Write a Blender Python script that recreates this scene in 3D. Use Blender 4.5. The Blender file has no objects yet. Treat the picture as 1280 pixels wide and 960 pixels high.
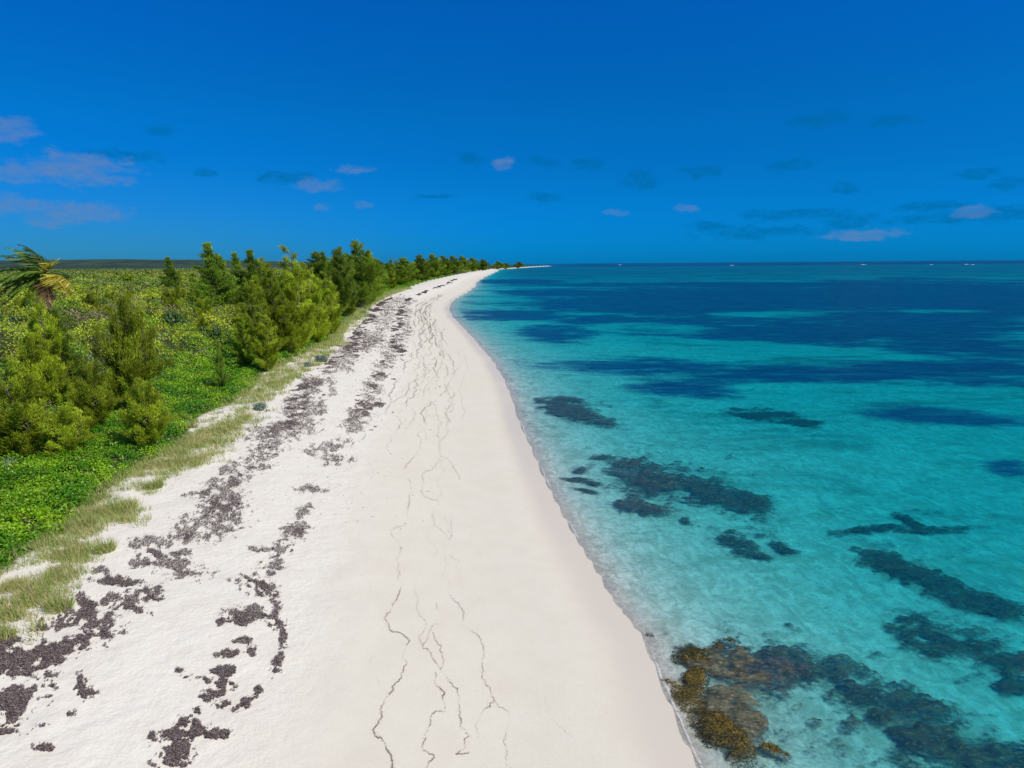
import bpy, math, random
import numpy as np
from mathutils import Vector, Matrix

# ------------------------------------------------------------------ camera, sky, sun, exposure
SC = bpy.context.scene
COL = SC.collection
FPX = 853.0                      # focal length for a 1280 px wide frame
CAMH = 12.0
PITCH = math.atan(150.3 / FPX)
ROLL = 0.0076
Fw = np.array([0, math.cos(PITCH), -math.sin(PITCH)])
U0 = np.array([0, math.sin(PITCH), math.cos(PITCH)])
X0 = np.array([1.0, 0, 0])
Rc = math.cos(ROLL) * X0 - math.sin(ROLL) * U0
Uc = math.sin(ROLL) * X0 + math.cos(ROLL) * U0

cam_d = bpy.data.cameras.new('camera')
cam = bpy.data.objects.new('camera', cam_d)
COL.objects.link(cam)
cam_d.sensor_width = 36
cam_d.lens = 36 * FPX / 1280
cam_d.clip_start = 0.2
cam_d.clip_end = 120000
M = Matrix.Identity(4)
for i in range(3):
    M[i][0] = Rc[i]; M[i][1] = Uc[i]; M[i][2] = -Fw[i]
M[2][3] = CAMH
cam.matrix_world = M
SC.camera = cam

SUN_EL = math.radians(48)
SUN_AZ = math.radians(118)       # compass style: 0 = +Y (view direction), clockwise; behind the camera, a little right
W = bpy.data.worlds.new('World'); SC.world = W; W.use_nodes = True
wn = W.node_tree.nodes; wl = W.node_tree.links
wn.clear()
sky = wn.new('ShaderNodeTexSky'); sky.sky_type = 'NISHITA'; sky.sun_disc = False
sky.sun_elevation = SUN_EL; sky.sun_rotation = SUN_AZ
sky.altitude = 0; sky.air_density = 1.0; sky.dust_density = 0.3; sky.ozone_density = 4.0
SKY_STRENGTH = 0.10
SKY_SAT = 1.0
SKY_LOW = (0.003, 0.37, 1.18, 1)
SKY_STOPS = [(0.13, (0.004, 0.40, 0.95, 1)), (0.20, (0.004, 0.44, 0.96, 1)), (0.34, (0.004, 0.47, 1.12, 1))]
EXPOSURE = 0.0
SUN_E = 4.4
sd = bpy.data.lights.new('sun', 'SUN'); so = bpy.data.objects.new('sun', sd); COL.objects.link(so)
sd.energy = SUN_E; sd.angle = math.radians(0.53); sd.color = (1.0, 0.94, 0.84)
sdir = Vector((math.sin(SUN_AZ) * math.cos(SUN_EL), math.cos(SUN_AZ) * math.cos(SUN_EL), math.sin(SUN_EL)))
so.rotation_euler = sdir.to_track_quat('Z', 'Y').to_euler()
so.location = (0, -20, 60)
vs = SC.view_settings
SC.display_settings.display_device = 'sRGB'
vs.view_transform = 'Standard'; vs.look = 'None'; vs.exposure = EXPOSURE; vs.gamma = 1; vs.use_curve_mapping = False

# ------------------------------------------------------------------ node helpers
class NT:
    def __init__(s, tree): s.t = tree; s.n = tree.nodes; s.l = tree.links
    def node(s, typ, **kw):
        n = s.n.new(typ)
        for k, v in kw.items(): setattr(n, k, v)
        return n
    def link(s, a, b): s.l.new(a, b)
    def val(s, sock, v):
        if isinstance(v, bpy.types.NodeSocket): s.l.new(v, sock)
        else:
            if isinstance(v, (tuple, list)) and sock.type == 'RGBA' and len(v) == 3: v = (*v, 1)
            sock.default_value = v
    def math(s, op, a, b=0.0, clamp=False):
        n = s.node('ShaderNodeMath', operation=op, use_clamp=clamp)
        s.val(n.inputs[0], a); s.val(n.inputs[1], b); return n.outputs[0]
    def vmath(s, op, a, b=(0, 0, 0)):
        n = s.node('ShaderNodeVectorMath', operation=op)
        s.val(n.inputs[0], a); s.val(n.inputs[1], b); return n
    def smooth(s, v, a, b, lo=0.0, hi=1.0):
        n = s.node('ShaderNodeMapRange', interpolation_type='SMOOTHSTEP')
        s.val(n.inputs[0], v); n.inputs[1].default_value = a; n.inputs[2].default_value = b
        n.inputs[3].default_value = lo; n.inputs[4].default_value = hi
        return n.outputs[0]
    def mix(s, f, a, b, blend='MIX'):
        n = s.node('ShaderNodeMix', data_type='RGBA', blend_type=blend)
        s.val(n.inputs[0], f); s.val(n.inputs[6], a); s.val(n.inputs[7], b); return n.outputs[2]
    def noise(s, vec, scale, detail=4, rough=0.55, dist=0.0):
        n = s.node('ShaderNodeTexNoise')
        if vec is not None: s.link(vec, n.inputs['Vector'])
        n.inputs['Scale'].default_value = scale; n.inputs['Detail'].default_value = detail
        n.inputs['Roughness'].default_value = rough; n.inputs['Distortion'].default_value = dist
        return n.outputs[0]
    def vor(s, vec, scale, feature='F1', smooth=None):
        n = s.node('ShaderNodeTexVoronoi', feature=feature)
        if vec is not None: s.link(vec, n.inputs['Vector'])
        n.inputs['Scale'].default_value = scale
        return n.outputs['Distance']
    def attr(s, name):
        n = s.node('ShaderNodeAttribute'); n.attribute_name = name; return n
    def coords(s, scale=(1, 1, 1), rot=(0, 0, 0)):
        g = s.node('ShaderNodeNewGeometry')
        m = s.node('ShaderNodeMapping'); m.inputs['Scale'].default_value = scale; m.inputs['Rotation'].default_value = rot
        s.link(g.outputs['Position'], m.inputs['Vector']); return m.outputs[0]
    def bump(s, h, strength, dist=0.1, normal=None):
        n = s.node('ShaderNodeBump'); n.inputs['Strength'].default_value = strength
        n.inputs['Distance'].default_value = dist; s.link(h, n.inputs['Height'])
        if normal is not None: s.link(normal, n.inputs['Normal'])
        return n.outputs[0]

def new_mat(name):
    m = bpy.data.materials.new(name); m.use_nodes = True; m.node_tree.nodes.clear()
    return m, NT(m.node_tree)

# ------------------------------------------------------------------ projection
def horizon_v(u): return 480 - 150.3 + 0 * u - (u - 640) * math.tan(ROLL)
def ray(u, v):
    u = np.asarray(u, float); v = np.asarray(v, float)
    cx = (u - 640) / FPX; cy = (480 - v) / FPX
    return Fw + cx[..., None] * Rc + cy[..., None] * Uc
def project(P):
    q = P - np.array([0, 0, CAMH])
    z = q @ Fw; z = np.where(z > 0.3, z, 0.3)
    return 640 + FPX * (q @ Rc) / z, 480 - FPX * (q @ Uc) / z, q @ Fw

# ------------------------------------------------------------------ noise
def _hash(ix, iy, seed):
    h = (ix.astype(np.int64) * 374761393 + iy.astype(np.int64) * 668265263 + seed * 1442695041) & 0x7fffffff
    h = ((h ^ (h >> 13)) * 1274126177) & 0x7fffffff
    h = h ^ (h >> 16)
    return (h & 0xffff) / 65535.0
def vnoise(x, y, seed=0):
    ix = np.floor(x); iy = np.floor(y); fx = x - ix; fy = y - iy
    fx = fx * fx * (3 - 2 * fx); fy = fy * fy * (3 - 2 * fy)
    a = _hash(ix, iy, seed); b = _hash(ix + 1, iy, seed); c = _hash(ix, iy + 1, seed); d = _hash(ix + 1, iy + 1, seed)
    return (a * (1 - fx) + b * fx) * (1 - fy) + (c * (1 - fx) + d * fx) * fy
def fbm(x, y, seed=0, oct=4):
    s = 0; a = 1; t = 0
    for o in range(oct):
        c_, s_ = math.cos(0.6 + 1.1 * o), math.sin(0.6 + 1.1 * o); k_ = 2.03 ** o
        s = s + a * vnoise((x * c_ - y * s_) * k_ + 17.3 * o, (x * s_ + y * c_) * k_ + 9.1 * o, seed + o); t += a; a *= 0.55
    return s / t
def sstep(x, a, b):
    t = np.clip((x - a) / (b - a), 0, 1); return t * t * (3 - 2 * t)

# ------------------------------------------------------------------ the shore
def unproj0(u, v, z=0.0):
    r = ray(u, v); t = (z - CAMH) / r[..., 2]
    return r[..., 0] * t, r[..., 1] * t
shore_px = [(905, 1010), (875, 960), (838, 876), (810, 800), (770, 748), (741, 705), (714, 660), (693, 620), (674, 580), (657, 540),
            (641, 500), (629, 470), (613, 446), (596, 427), (579, 409), (565, 395), (561, 385), (567, 375), (584, 365.5),
            (594, 358), (596, 353), (605, 346.5), (618, 340.5)]
sx, sy = unproj0([p[0] for p in shore_px], [p[1] for p in shore_px])
sx = list(sx); sy = list(sy)
SY = np.array([-400, -60, 0] + sy + [1500, 2300, 3200, 3350, 3500, 5000, 60000])
SX = np.array([60, 18, 9.5] + sx + [-26, 60, 185, 190, -100, -2500, -30000])
def xw(y): return np.interp(y, SY, SX) + np.where(y < 300, 0.35 * (fbm(y / 6, y * 0 + 3, 5, 3) - 0.5), 0)
def slat(x, y):                                     # metres inland of the waterline
    dx = (np.interp(y + 1.5, SY, SX) - np.interp(y - 1.5, SY, SX)) / 3
    return (xw(y) - x) / np.sqrt(1 + np.minimum(dx * dx, 4))
def beach_h(s): return 0.10 * sstep(s, 0, 3) + 1.5 * sstep(s, 1.0, 21) 
def unproj_b(u, v):
    u = np.asarray(u, float); v = np.asarray(v, float)
    z = np.zeros_like(u)
    for _ in range(12):
        x, y = unproj0(u, v, z); z = z * 0.4 + 0.6 * beach_h(np.maximum(slat(x, y), 0))
    return x, y
veg_px = [(-120, 860), (0, 788), (40, 762), (95, 715), (120, 665), (160, 648), (200, 600), (255, 575), (295, 545), (328, 517), (352, 482),
          (388, 458), (420, 436), (432, 410), (455, 394), (474, 376), (505, 363), (545, 351), (575, 343), (598, 337.5)]
gx_, gy_ = unproj_b([p[0] for p in veg_px], [p[1] for p in veg_px])
vs_ = slat(gx_, gy_)
o_ = np.argsort(gy_)
VY = np.array([-50] + list(gy_[o_]) + [800, 60000]); VS = np.array([vs_[o_][0]] + list(vs_[o_]) + [18, 18])
mass_px = [(-150, 800), (0, 705), (80, 655), (130, 610), (165, 583), (215, 560), (240, 522), (300, 495), (325, 465), (360, 448),
           (405, 428), (430, 402), (452, 384), (482, 367), (522, 354), (560, 345), (590, 339)]
mx_, my_ = unproj_b([p[0] for p in mass_px], [p[1] for p in mass_px])
ms_ = slat(mx_, my_); o_ = np.argsort(my_)
MY = np.array([-50] + list(my_[o_]) + [800, 60000]); MS = np.array([ms_[o_][0]] + list(ms_[o_]) + [19, 19])
def sveg(y): return np.interp(y, VY, VS)
def smass(y): return np.maximum(np.interp(y, MY, MS), sveg(y) + 0.3)
print('veg s', [round(float(a), 1) for a in VS], 'mass s', [round(float(a), 1) for a in MS])

def spit(y): return sstep(y, 1100, 1500)
def land_h(x, y):
    s = slat(x, y); k = s - smass(y)
    h = beach_h(np.maximum(s, 0))
    h = h + 2.0 * sstep(k, 2, 30) * (1 - 0.75 * spit(y)) + 0.8 * sstep(k, 30, 90)
    h = h + np.where(k > 0, (fbm(x / 14, y / 14, 21, 3) - 0.5) * 1.6 * sstep(k, 0, 12), 0)
    h = h + 0.5 * (fbm(x / 3, y / 3, 8, 3) - 0.5) * sstep(s, sveg(y) - 4, sveg(y) + 1) * (y < 400)   # hummocks
    h = h + 0.10 * (fbm(x / 1.3, y / 1.3, 9, 3) - 0.5) * sstep(s, 4, 12) * (y < 200)
    hill = sstep(y, 1300, 2600) * (1 - sstep(y, 7000, 12000)) * sstep(-x, 150, 1400)
    h = h + hill * (19 + 36 * fbm(x / 900 + 3, y / 2500, 4, 4))
    return h
def Fpath(x, y): return np.sqrt(x * x + y * y + CAMH ** 2) / CAMH
def bed_z(x, y):
    o = np.maximum(-slat(x, y), 0)
    P = 0.25 * (1 - np.exp(-o / 1.2)) + 6.0 * (1 - np.exp(-np.maximum(o - 0.5, 0) / 24))
    P = P * (1 + 0.35 * (fbm(x / 16, y / 11, 31, 4) - 0.5) * sstep(o, 2, 12))
    P = P * (1 + 1.1 * sstep(y, 150, 900))
    y_ = np.maximum(y, 0.0)
    return -P / (Fpath(x, y_) + 1.2)
def ground_z(x, y):
    s = slat(x, y)
    return np.where(s > 0, land_h(x, y), bed_z(x, y))
def unproj_g(u, v, n=26):
    u = np.asarray(u, float); v = np.asarray(v, float); z = np.zeros_like(u) + 0.3
    for _ in range(n):
        x, y = unproj0(u, v, z); z = z * 0.5 + 0.5 * ground_z(x, y)
    return x, y

# ------------------------------------------------------------------ object helpers
def tag(o, label=None, cat=None, group=None, kind=None):
    if label: o['label'] = label
    if cat: o['category'] = cat
    if group: o['group'] = group
    if kind: o['kind'] = kind
    return o
def link(name, me, mat=None, parent=None):
    o = bpy.data.objects.new(name, me); COL.objects.link(o)
    if mat is not None: me.materials.append(mat)
    if parent is not None: o.parent = parent
    return o
def np_mesh(name, V, Fq, nper, attrs=None, smooth=False, mat_idx=None):
    """V (n,3); Fq (m,nper) indices; attrs {name: (n,) or (n,3)}"""
    me = bpy.data.meshes.new(name)
    V = np.asarray(V, np.float32); Fq = np.asarray(Fq, np.int32)
    me.vertices.add(len(V)); me.vertices.foreach_set('co', V.ravel())
    me.loops.add(Fq.size); me.loops.foreach_set('vertex_index', Fq.ravel())
    me.polygons.add(len(Fq))
    me.polygons.foreach_set('loop_start', np.arange(0, Fq.size, nper, dtype=np.int32))
    try: me.polygons.foreach_set('loop_total', np.full(len(Fq), nper, np.int32))
    except Exception: pass
    me.update(calc_edges=True)
    me.polygons.foreach_set('use_smooth', np.full(len(Fq), smooth, bool))
    for k, a in (attrs or {}).items():
        a = np.asarray(a, np.float32)
        if a.ndim == 1:
            at = me.attributes.new(k, 'FLOAT', 'POINT'); at.data.foreach_set('value', a)
        else:
            c = np.ones((len(V), 4), np.float32); c[:, :3] = a
            at = me.attributes.new(k, 'FLOAT_COLOR', 'POINT'); at.data.foreach_set('color', c.ravel())
    me.validate(); me.update()
    return me
def grid_faces(nr, nc):
    i = np.arange(nr * nc).reshape(nr, nc)
    return np.stack([i[:-1, :-1], i[:-1, 1:], i[1:, 1:], i[1:, :-1]], -1).reshape(-1, 4)
def norm(a): return a / np.maximum(np.linalg.norm(a, axis=-1, keepdims=True), 1e-9)
rng = np.random.default_rng(11)
def leaves(C, D, N, L, Wd, col, base=0.25):
    """rhombic leaf quads: centre C, long direction D, normal N, half length L, half width Wd"""
    D = norm(D); S = norm(np.cross(D, N)); L = np.broadcast_to(np.asarray(L, float), (len(C),))[:, None]
    Wd = np.broadcast_to(np.asarray(Wd, float), (len(C),))[:, None]
    V = np.stack([C - D * L, C + S * Wd - D * L * base, C + D * L, C - S * Wd - D * L * base], 1).reshape(-1, 3)
    F = np.arange(len(V)).reshape(-1, 4)
    return V, F, np.repeat(col, 4, axis=0)
class Parts:
    def __init__(s): s.V = []; s.F = []; s.C = []; s.n = 0
    def add(s, V, F, C):
        s.V.append(V); s.F.append(F + s.n); s.C.append(C); s.n += len(V)
    def mesh(s, name, smooth=False):
        return np_mesh(name, np.concatenate(s.V), np.concatenate(s.F), 4, {'Col': np.concatenate(s.C)}, smooth)
def tube(P, R, sides=6, col=(0.2, 0.15, 0.1)):
    P = np.asarray(P, float); R = np.asarray(R, float); n = len(P)
    T = norm(np.gradient(P, axis=0)); up = np.array([0.3, 0.9, 0.31]); A = norm(np.cross(T, up)); B = np.cross(T, A)
    a = np.arange(sides) / sides * 2 * math.pi
    V = (P[:, None] + R[:, None, None] * (np.cos(a)[None, :, None] * A[:, None] + np.sin(a)[None, :, None] * B[:, None])).reshape(-1, 3)
    i = np.arange(n * sides).reshape(n, sides); j = np.roll(i, -1, 1)
    F = np.stack([i[:-1], j[:-1], j[1:], i[1:]], -1).reshape(-1, 4)
    return V, F, np.tile(np.array(col), (len(V), 1))

# ------------------------------------------------------------------ world sky with small clouds
nt = NT(W.node_tree)
tc = nt.node('ShaderNodeTexCoord')
sep = nt.node('ShaderNodeSeparateXYZ'); nt.link(tc.outputs['Generated'], sep.inputs[0])
az = nt.math('ARCTAN2', sep.outputs[0], sep.outputs[1]); el = nt.math('ARCSINE', sep.outputs[2])
comb = nt.node('ShaderNodeCombineXYZ'); nt.link(az, comb.inputs[0]); nt.link(el, comb.inputs[1])
stretch = nt.vmath('MULTIPLY', comb.outputs[0], (1, 2.2, 1)).outputs[0]
nz = nt.node('ShaderNodeTexNoise'); nt.link(stretch, nz.inputs['Vector']); nz.inputs['Scale'].default_value = 26
nz.inputs['Detail'].default_value = 5; nz.inputs['Roughness'].default_value = 0.6
off = nt.vmath('SUBTRACT', nz.outputs['Color'], (0.5, 0.5, 0.5)).outputs[0]
offs = nt.vmath('MULTIPLY', off, (0.045, 0.020, 0)).outputs[0]
pos = nt.vmath('ADD', comb.outputs[0], offs).outputs[0]
# (u, v, half width, half height, warm strength)
clouds_l = [(10, 163, 30, 15, .8), (100, 212, 62, 20, 1.0), (18, 217, 32, 12, .8), (15, 255, 34, 13, .9), (100, 267, 60, 13, .9), (55, 277, 22, 6, .8),
            (442, 213, 24, 7, .9), (395, 232, 36, 9, .7), (405, 260, 16, 5, .6), (455, 257, 14, 4, .6), (628, 204, 19, 9, .9),
            (858, 262, 18, 7, .6), (1080, 293, 48, 8, .9), (1222, 265, 22, 8, .7), (770, 266, 18, 5, .5)]
clouds_d = [(590, 200, 24, 9), (680, 202, 24, 8), (735, 206, 26, 9), (800, 226, 34, 14), (880, 214, 36, 9), (990, 207, 40, 8), (1030, 147, 48, 11),
            (1115, 150, 34, 8), (685, 247, 28, 6), (540, 246, 34, 4), (1225, 216, 24, 7), (1270, 230, 30, 9), (1055, 237, 22, 9), (1000, 268, 80, 8),
            (1170, 258, 50, 8), (1160, 275, 60, 8), (950, 290, 90, 9), (1060, 275, 40, 10), (1250, 268, 50, 10), (255, 215, 16, 7), (150, 192, 60, 8),
            (360, 222, 40, 8), (890, 283, 40, 7), (200, 163, 26, 8)]
def cmask(lst):
    m = None
    for c in lst:
        c = (c[0], c[1], c[2] * 0.82, c[3] * 0.9) + tuple(c[4:])
        r = ray(c[0], c[1]); r = r / np.linalg.norm(r)
        a = math.atan2(r[0], r[1]); e = math.asin(r[2]); ru = c[2] / FPX; rv = c[3] / FPX
        d = nt.vmath('SUBTRACT', pos, (a, e, 0)).outputs[0]
        d = nt.vmath('MULTIPLY', d, (1 / ru, 1 / rv, 0)).outputs[0]
        l = nt.vmath('LENGTH', d).outputs['Value']
        l = nt.math('ADD', l, edge_n)
        k = nt.smooth(l, 1.15, 0.45, 0, c[4] if len(c) > 4 else 0.8)
        m = k if m is None else nt.math('MAXIMUM', m, k)
    return m
tex = nt.noise(stretch, 60, 5, 0.65)
edge_n = nt.math('MULTIPLY', nt.math('SUBTRACT', nt.noise(stretch, 38, 5, 0.65), 0.5), 1.9)
ml = cmask(clouds_l); md = cmask(clouds_d)
ml = nt.math('MULTIPLY', ml, nt.smooth(tex, 0.35, 0.6, 0.3, 0.66))
md = nt.math('MULTIPLY', md, nt.smooth(tex, 0.3, 0.65, 0.2, 0.75))
hs = nt.node('ShaderNodeHueSaturation'); hs.inputs['Saturation'].default_value = SKY_SAT; nt.link(sky.outputs[0], hs.inputs['Color'])
rampn = nt.node('ShaderNodeValToRGB'); nt.link(el, rampn.inputs[0])
cr = rampn.color_ramp; cr.interpolation = 'EASE'
cr.elements[0].position = 0.0; cr.elements[0].color = SKY_LOW
cr.elements[1].position = 0.62; cr.elements[1].color = (0.75, 0.95, 1.05, 1)
for p_, c_ in SKY_STOPS:
    e_ = cr.elements.new(p_); e_.color = c_
warm = nt.math('MULTIPLY', nt.smooth(az, 0.05, -0.6), nt.smooth(el, 0.16, 0.0))
tint = nt.mix(warm, rampn.outputs[0], (0.045, 0.35, 0.82))
skc = nt.mix(1.0, hs.outputs[0], tint, 'MULTIPLY')
skc = nt.mix(md, skc, (0.0, 1.35, 3.5))
skc = nt.mix(ml, skc, (1.25, 2.3, 4.6))
bg = nt.node('ShaderNodeBackground'); nt.link(skc, bg.inputs[0]); bg.inputs[1].default_value = SKY_STRENGTH
wo = nt.node('ShaderNodeOutputWorld'); nt.link(bg.outputs[0], wo.inputs[0])

# ------------------------------------------------------------------ materials
def foliage_mat(name, trans=0.25, rough=0.5, spec=0.3, var=0.25):
    m, n = new_mat(name)
    c = n.attr('Col').outputs['Color']
    oi = n.node('ShaderNodeObjectInfo')
    h = n.node('ShaderNodeHueSaturation'); n.link(c, h.inputs['Color'])
    n.link(n.smooth(oi.outputs['Random'], 0, 1, 1 - var, 1 + var), h.inputs['Value'])
    p = n.node('ShaderNodeBsdfPrincipled'); n.link(h.outputs[0], p.inputs['Base Color'])
    p.inputs['Roughness'].default_value = rough; p.inputs['Specular IOR Level'].default_value = spec
    tr = n.node('ShaderNodeBsdfTranslucent'); n.link(n.mix(1, h.outputs[0], (1.3, 1.35, 0.5), 'MULTIPLY'), tr.inputs['Color'])
    mx = n.node('ShaderNodeMixShader'); mx.inputs[0].default_value = trans
    n.link(p.outputs[0], mx.inputs[1]); n.link(tr.outputs[0], mx.inputs[2])
    o = n.node('ShaderNodeOutputMaterial'); n.link(mx.outputs[0], o.inputs[0]); return m
M_LEAF = foliage_mat('leaf', 0.25, 0.45, 0.35, 0.12)
M_NEEDLE = foliage_mat('needle', 0.3, 0.6, 0.15, 0.22)
M_GRASS = foliage_mat('grass_blade', 0.3, 0.6, 0.2, 0.05)
M_PALM = foliage_mat('palm_leaf', 0.3, 0.4, 0.4, 0.05)
def bark_mat():
    m, n = new_mat('bark'); co = n.coords((1, 1, 0.3))
    f = n.noise(co, 9, 5, 0.6)
    c = n.mix(f, (0.05, 0.04, 0.03), (0.17, 0.14, 0.11))
    p = n.node('ShaderNodeBsdfPrincipled'); n.link(c, p.inputs['Base Color']); p.inputs['Roughness'].default_value = 0.9
    n.link(n.bump(f, 0.6, 0.03), p.inputs['Normal'])
    o = n.node('ShaderNodeOutputMaterial'); n.link(p.outputs[0], o.inputs[0]); return m
M_BARK = bark_mat()
def wrack_mat():
    m, n = new_mat('dried_seagrass')
    c = n.attr('Col').outputs['Color']
    p = n.node('ShaderNodeBsdfPrincipled'); n.link(c, p.inputs['Base Color']); p.inputs['Roughness'].default_value = 0.85
    o = n.node('ShaderNodeOutputMaterial'); n.link(p.outputs[0], o.inputs[0]); return m
M_WRACK = wrack_mat()

def ground_mat():
    m, n = new_mat('coral_sand')
    co = n.coords()
    wet = n.attr('wet').outputs['Fac']; up = n.attr('upper').outputs['Fac']; land = n.attr('land').outputs['Fac']
    sg = n.attr('seagrass').outputs['Fac']; sea = n.attr('sea').outputs['Fac']; far = n.attr('far').outputs['Fac']
    big = n.noise(co, 0.12, 4, 0.5); mid = n.noise(co, 0.9, 5, 0.6); fine = n.noise(co, 14, 6, 0.7)
    sand = n.mix(big, (0.67, 0.615, 0.505), (0.71, 0.66, 0.56))
    sand = n.mix(up, sand, (0.75, 0.70, 0.615))
    sand = n.mix(n.smooth(mid, 0.35, 0.7, 0, 0.25), sand, (0.60, 0.53, 0.43))
    sand = n.mix(n.smooth(fine, 0.3, 0.7, 0, 0.16), sand, (0.45, 0.39, 0.32))
    sand = n.mix(wet, sand, (0.63, 0.55, 0.455))
    # rippled coarse shell sand under water, caustic light painted into its pale streaks
    rip_caustic_co = n.coords((1.0, 0.55, 1), (0, 0, 0.5))
    rip_caustic = n.noise(rip_caustic_co, 1.6, 4, 0.6, 1.2)
    bedc = n.mix(n.smooth(rip_caustic, 0.36, 0.64), (0.60, 0.58, 0.48), (0.84, 0.82, 0.73))
    rp2 = n.noise(n.coords((0.7, 1, 1)), 0.45, 5, 0.65, 0.6)
    bedc = n.mix(n.smooth(rp2, 0.48, 0.70, 0, 0.6), bedc, (0.30, 0.36, 0.24))
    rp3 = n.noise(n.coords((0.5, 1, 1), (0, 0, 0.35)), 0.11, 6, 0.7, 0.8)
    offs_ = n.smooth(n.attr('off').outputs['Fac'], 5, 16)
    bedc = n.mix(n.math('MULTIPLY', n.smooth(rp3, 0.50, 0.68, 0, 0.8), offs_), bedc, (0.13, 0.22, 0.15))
    sand = n.mix(sea, sand, bedc)
    # seagrass meadow on the sea bed, water's scattered blue light painted into its colour
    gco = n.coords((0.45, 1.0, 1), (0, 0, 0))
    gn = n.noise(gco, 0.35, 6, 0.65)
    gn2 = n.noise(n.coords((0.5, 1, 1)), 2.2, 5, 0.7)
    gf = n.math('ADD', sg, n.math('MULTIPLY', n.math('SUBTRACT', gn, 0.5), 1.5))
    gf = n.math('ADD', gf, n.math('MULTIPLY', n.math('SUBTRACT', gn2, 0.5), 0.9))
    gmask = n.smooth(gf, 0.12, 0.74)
    grass_scatter_c = n.mix(n.smooth(gn2, 0.35, 0.7), (0.006, 0.025, 0.12), (0.01, 0.07, 0.22))
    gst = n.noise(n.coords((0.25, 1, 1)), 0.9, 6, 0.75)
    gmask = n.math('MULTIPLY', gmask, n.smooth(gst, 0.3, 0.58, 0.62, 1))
    sand = n.mix(n.math('MULTIPLY', gmask, sea), sand, grass_scatter_c)
    # litter soil and greenery under the bushes
    soil = n.mix(n.smooth(n.noise(co, 1.2, 6, 0.7), 0.35, 0.65), (0.05, 0.06, 0.015), (0.14, 0.15, 0.04))
    farc = n.mix(n.smooth(n.noise(n.coords((1, 0.3, 1)), 0.02, 7, 0.75), 0.35, 0.65), (0.015, 0.034, 0.030), (0.055, 0.085, 0.05))
    soil = n.mix(far, soil, farc)
    ln = n.math('ADD', land, n.math('MULTIPLY', n.math('SUBTRACT', n.noise(co, 1.1, 5, 0.7), 0.5), 0.8))
    lm = n.smooth(ln, 0.4, 0.62)
    col = n.mix(lm, sand, soil)
    p = n.node('ShaderNodeBsdfPrincipled'); n.link(col, p.inputs['Base Color'])
    n.link(n.smooth(wet, 0, 1, 0.9, 0.42), p.inputs['Roughness'])
    n.link(n.smooth(wet, 0, 1, 0.1, 0.4), p.inputs['Specular IOR Level'])
    # bump: soft trampled sand high up, almost smooth low down
    lump = n.noise(co, 2.3, 5, 0.62)
    bh = n.math('MULTIPLY', lump, n.smooth(up, 0, 1, 0.10, 1.0))
    bh = n.math('ADD', bh, n.math('MULTIPLY', n.noise(co, 30, 3, 0.6), 0.06))
    dry = n.math('SUBTRACT', 1.0, n.math('MAXIMUM', wet, 0.0))
    b = n.bump(n.math('MULTIPLY', bh, dry), 0.42, 0.20)
    n.link(b, p.inputs['Normal'])
    o = n.node('ShaderNodeOutputMaterial'); n.link(p.outputs[0], o.inputs[0]); return m

# ------------------------------------------------------------------ ground sheet (land, beach and sea bed)
def efield(u, v, E, grow=1.0):
    f = np.zeros_like(u)
    for e in E:
        a = math.radians(e[4] if len(e) > 4 else 0); st = e[5] if len(e) > 5 else 1.0
        du = u - e[0]; dv = v - e[1]
        p = (du * math.cos(a) + dv * math.sin(a)) / e[2]; q = (-du * math.sin(a) + dv * math.cos(a)) / e[3]
        g = st * np.clip(1.0 - 0.62 * (p * p + q * q) ** 0.8, 0, 1)
        f = np.maximum(f, g) if st > 0 else f + g
    return f
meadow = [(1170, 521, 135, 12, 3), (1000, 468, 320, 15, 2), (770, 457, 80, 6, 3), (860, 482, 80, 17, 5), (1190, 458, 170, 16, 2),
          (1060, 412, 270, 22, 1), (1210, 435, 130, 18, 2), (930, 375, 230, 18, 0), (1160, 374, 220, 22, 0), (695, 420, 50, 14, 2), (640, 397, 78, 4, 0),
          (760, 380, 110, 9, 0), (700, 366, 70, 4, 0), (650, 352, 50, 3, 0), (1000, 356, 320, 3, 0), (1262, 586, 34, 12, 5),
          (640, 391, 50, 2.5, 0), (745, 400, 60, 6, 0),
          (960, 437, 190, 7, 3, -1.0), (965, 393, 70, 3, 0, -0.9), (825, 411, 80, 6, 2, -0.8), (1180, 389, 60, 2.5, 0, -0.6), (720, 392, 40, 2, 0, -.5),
          (1130, 488, 200, 6, 1, -0.6)]
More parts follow.
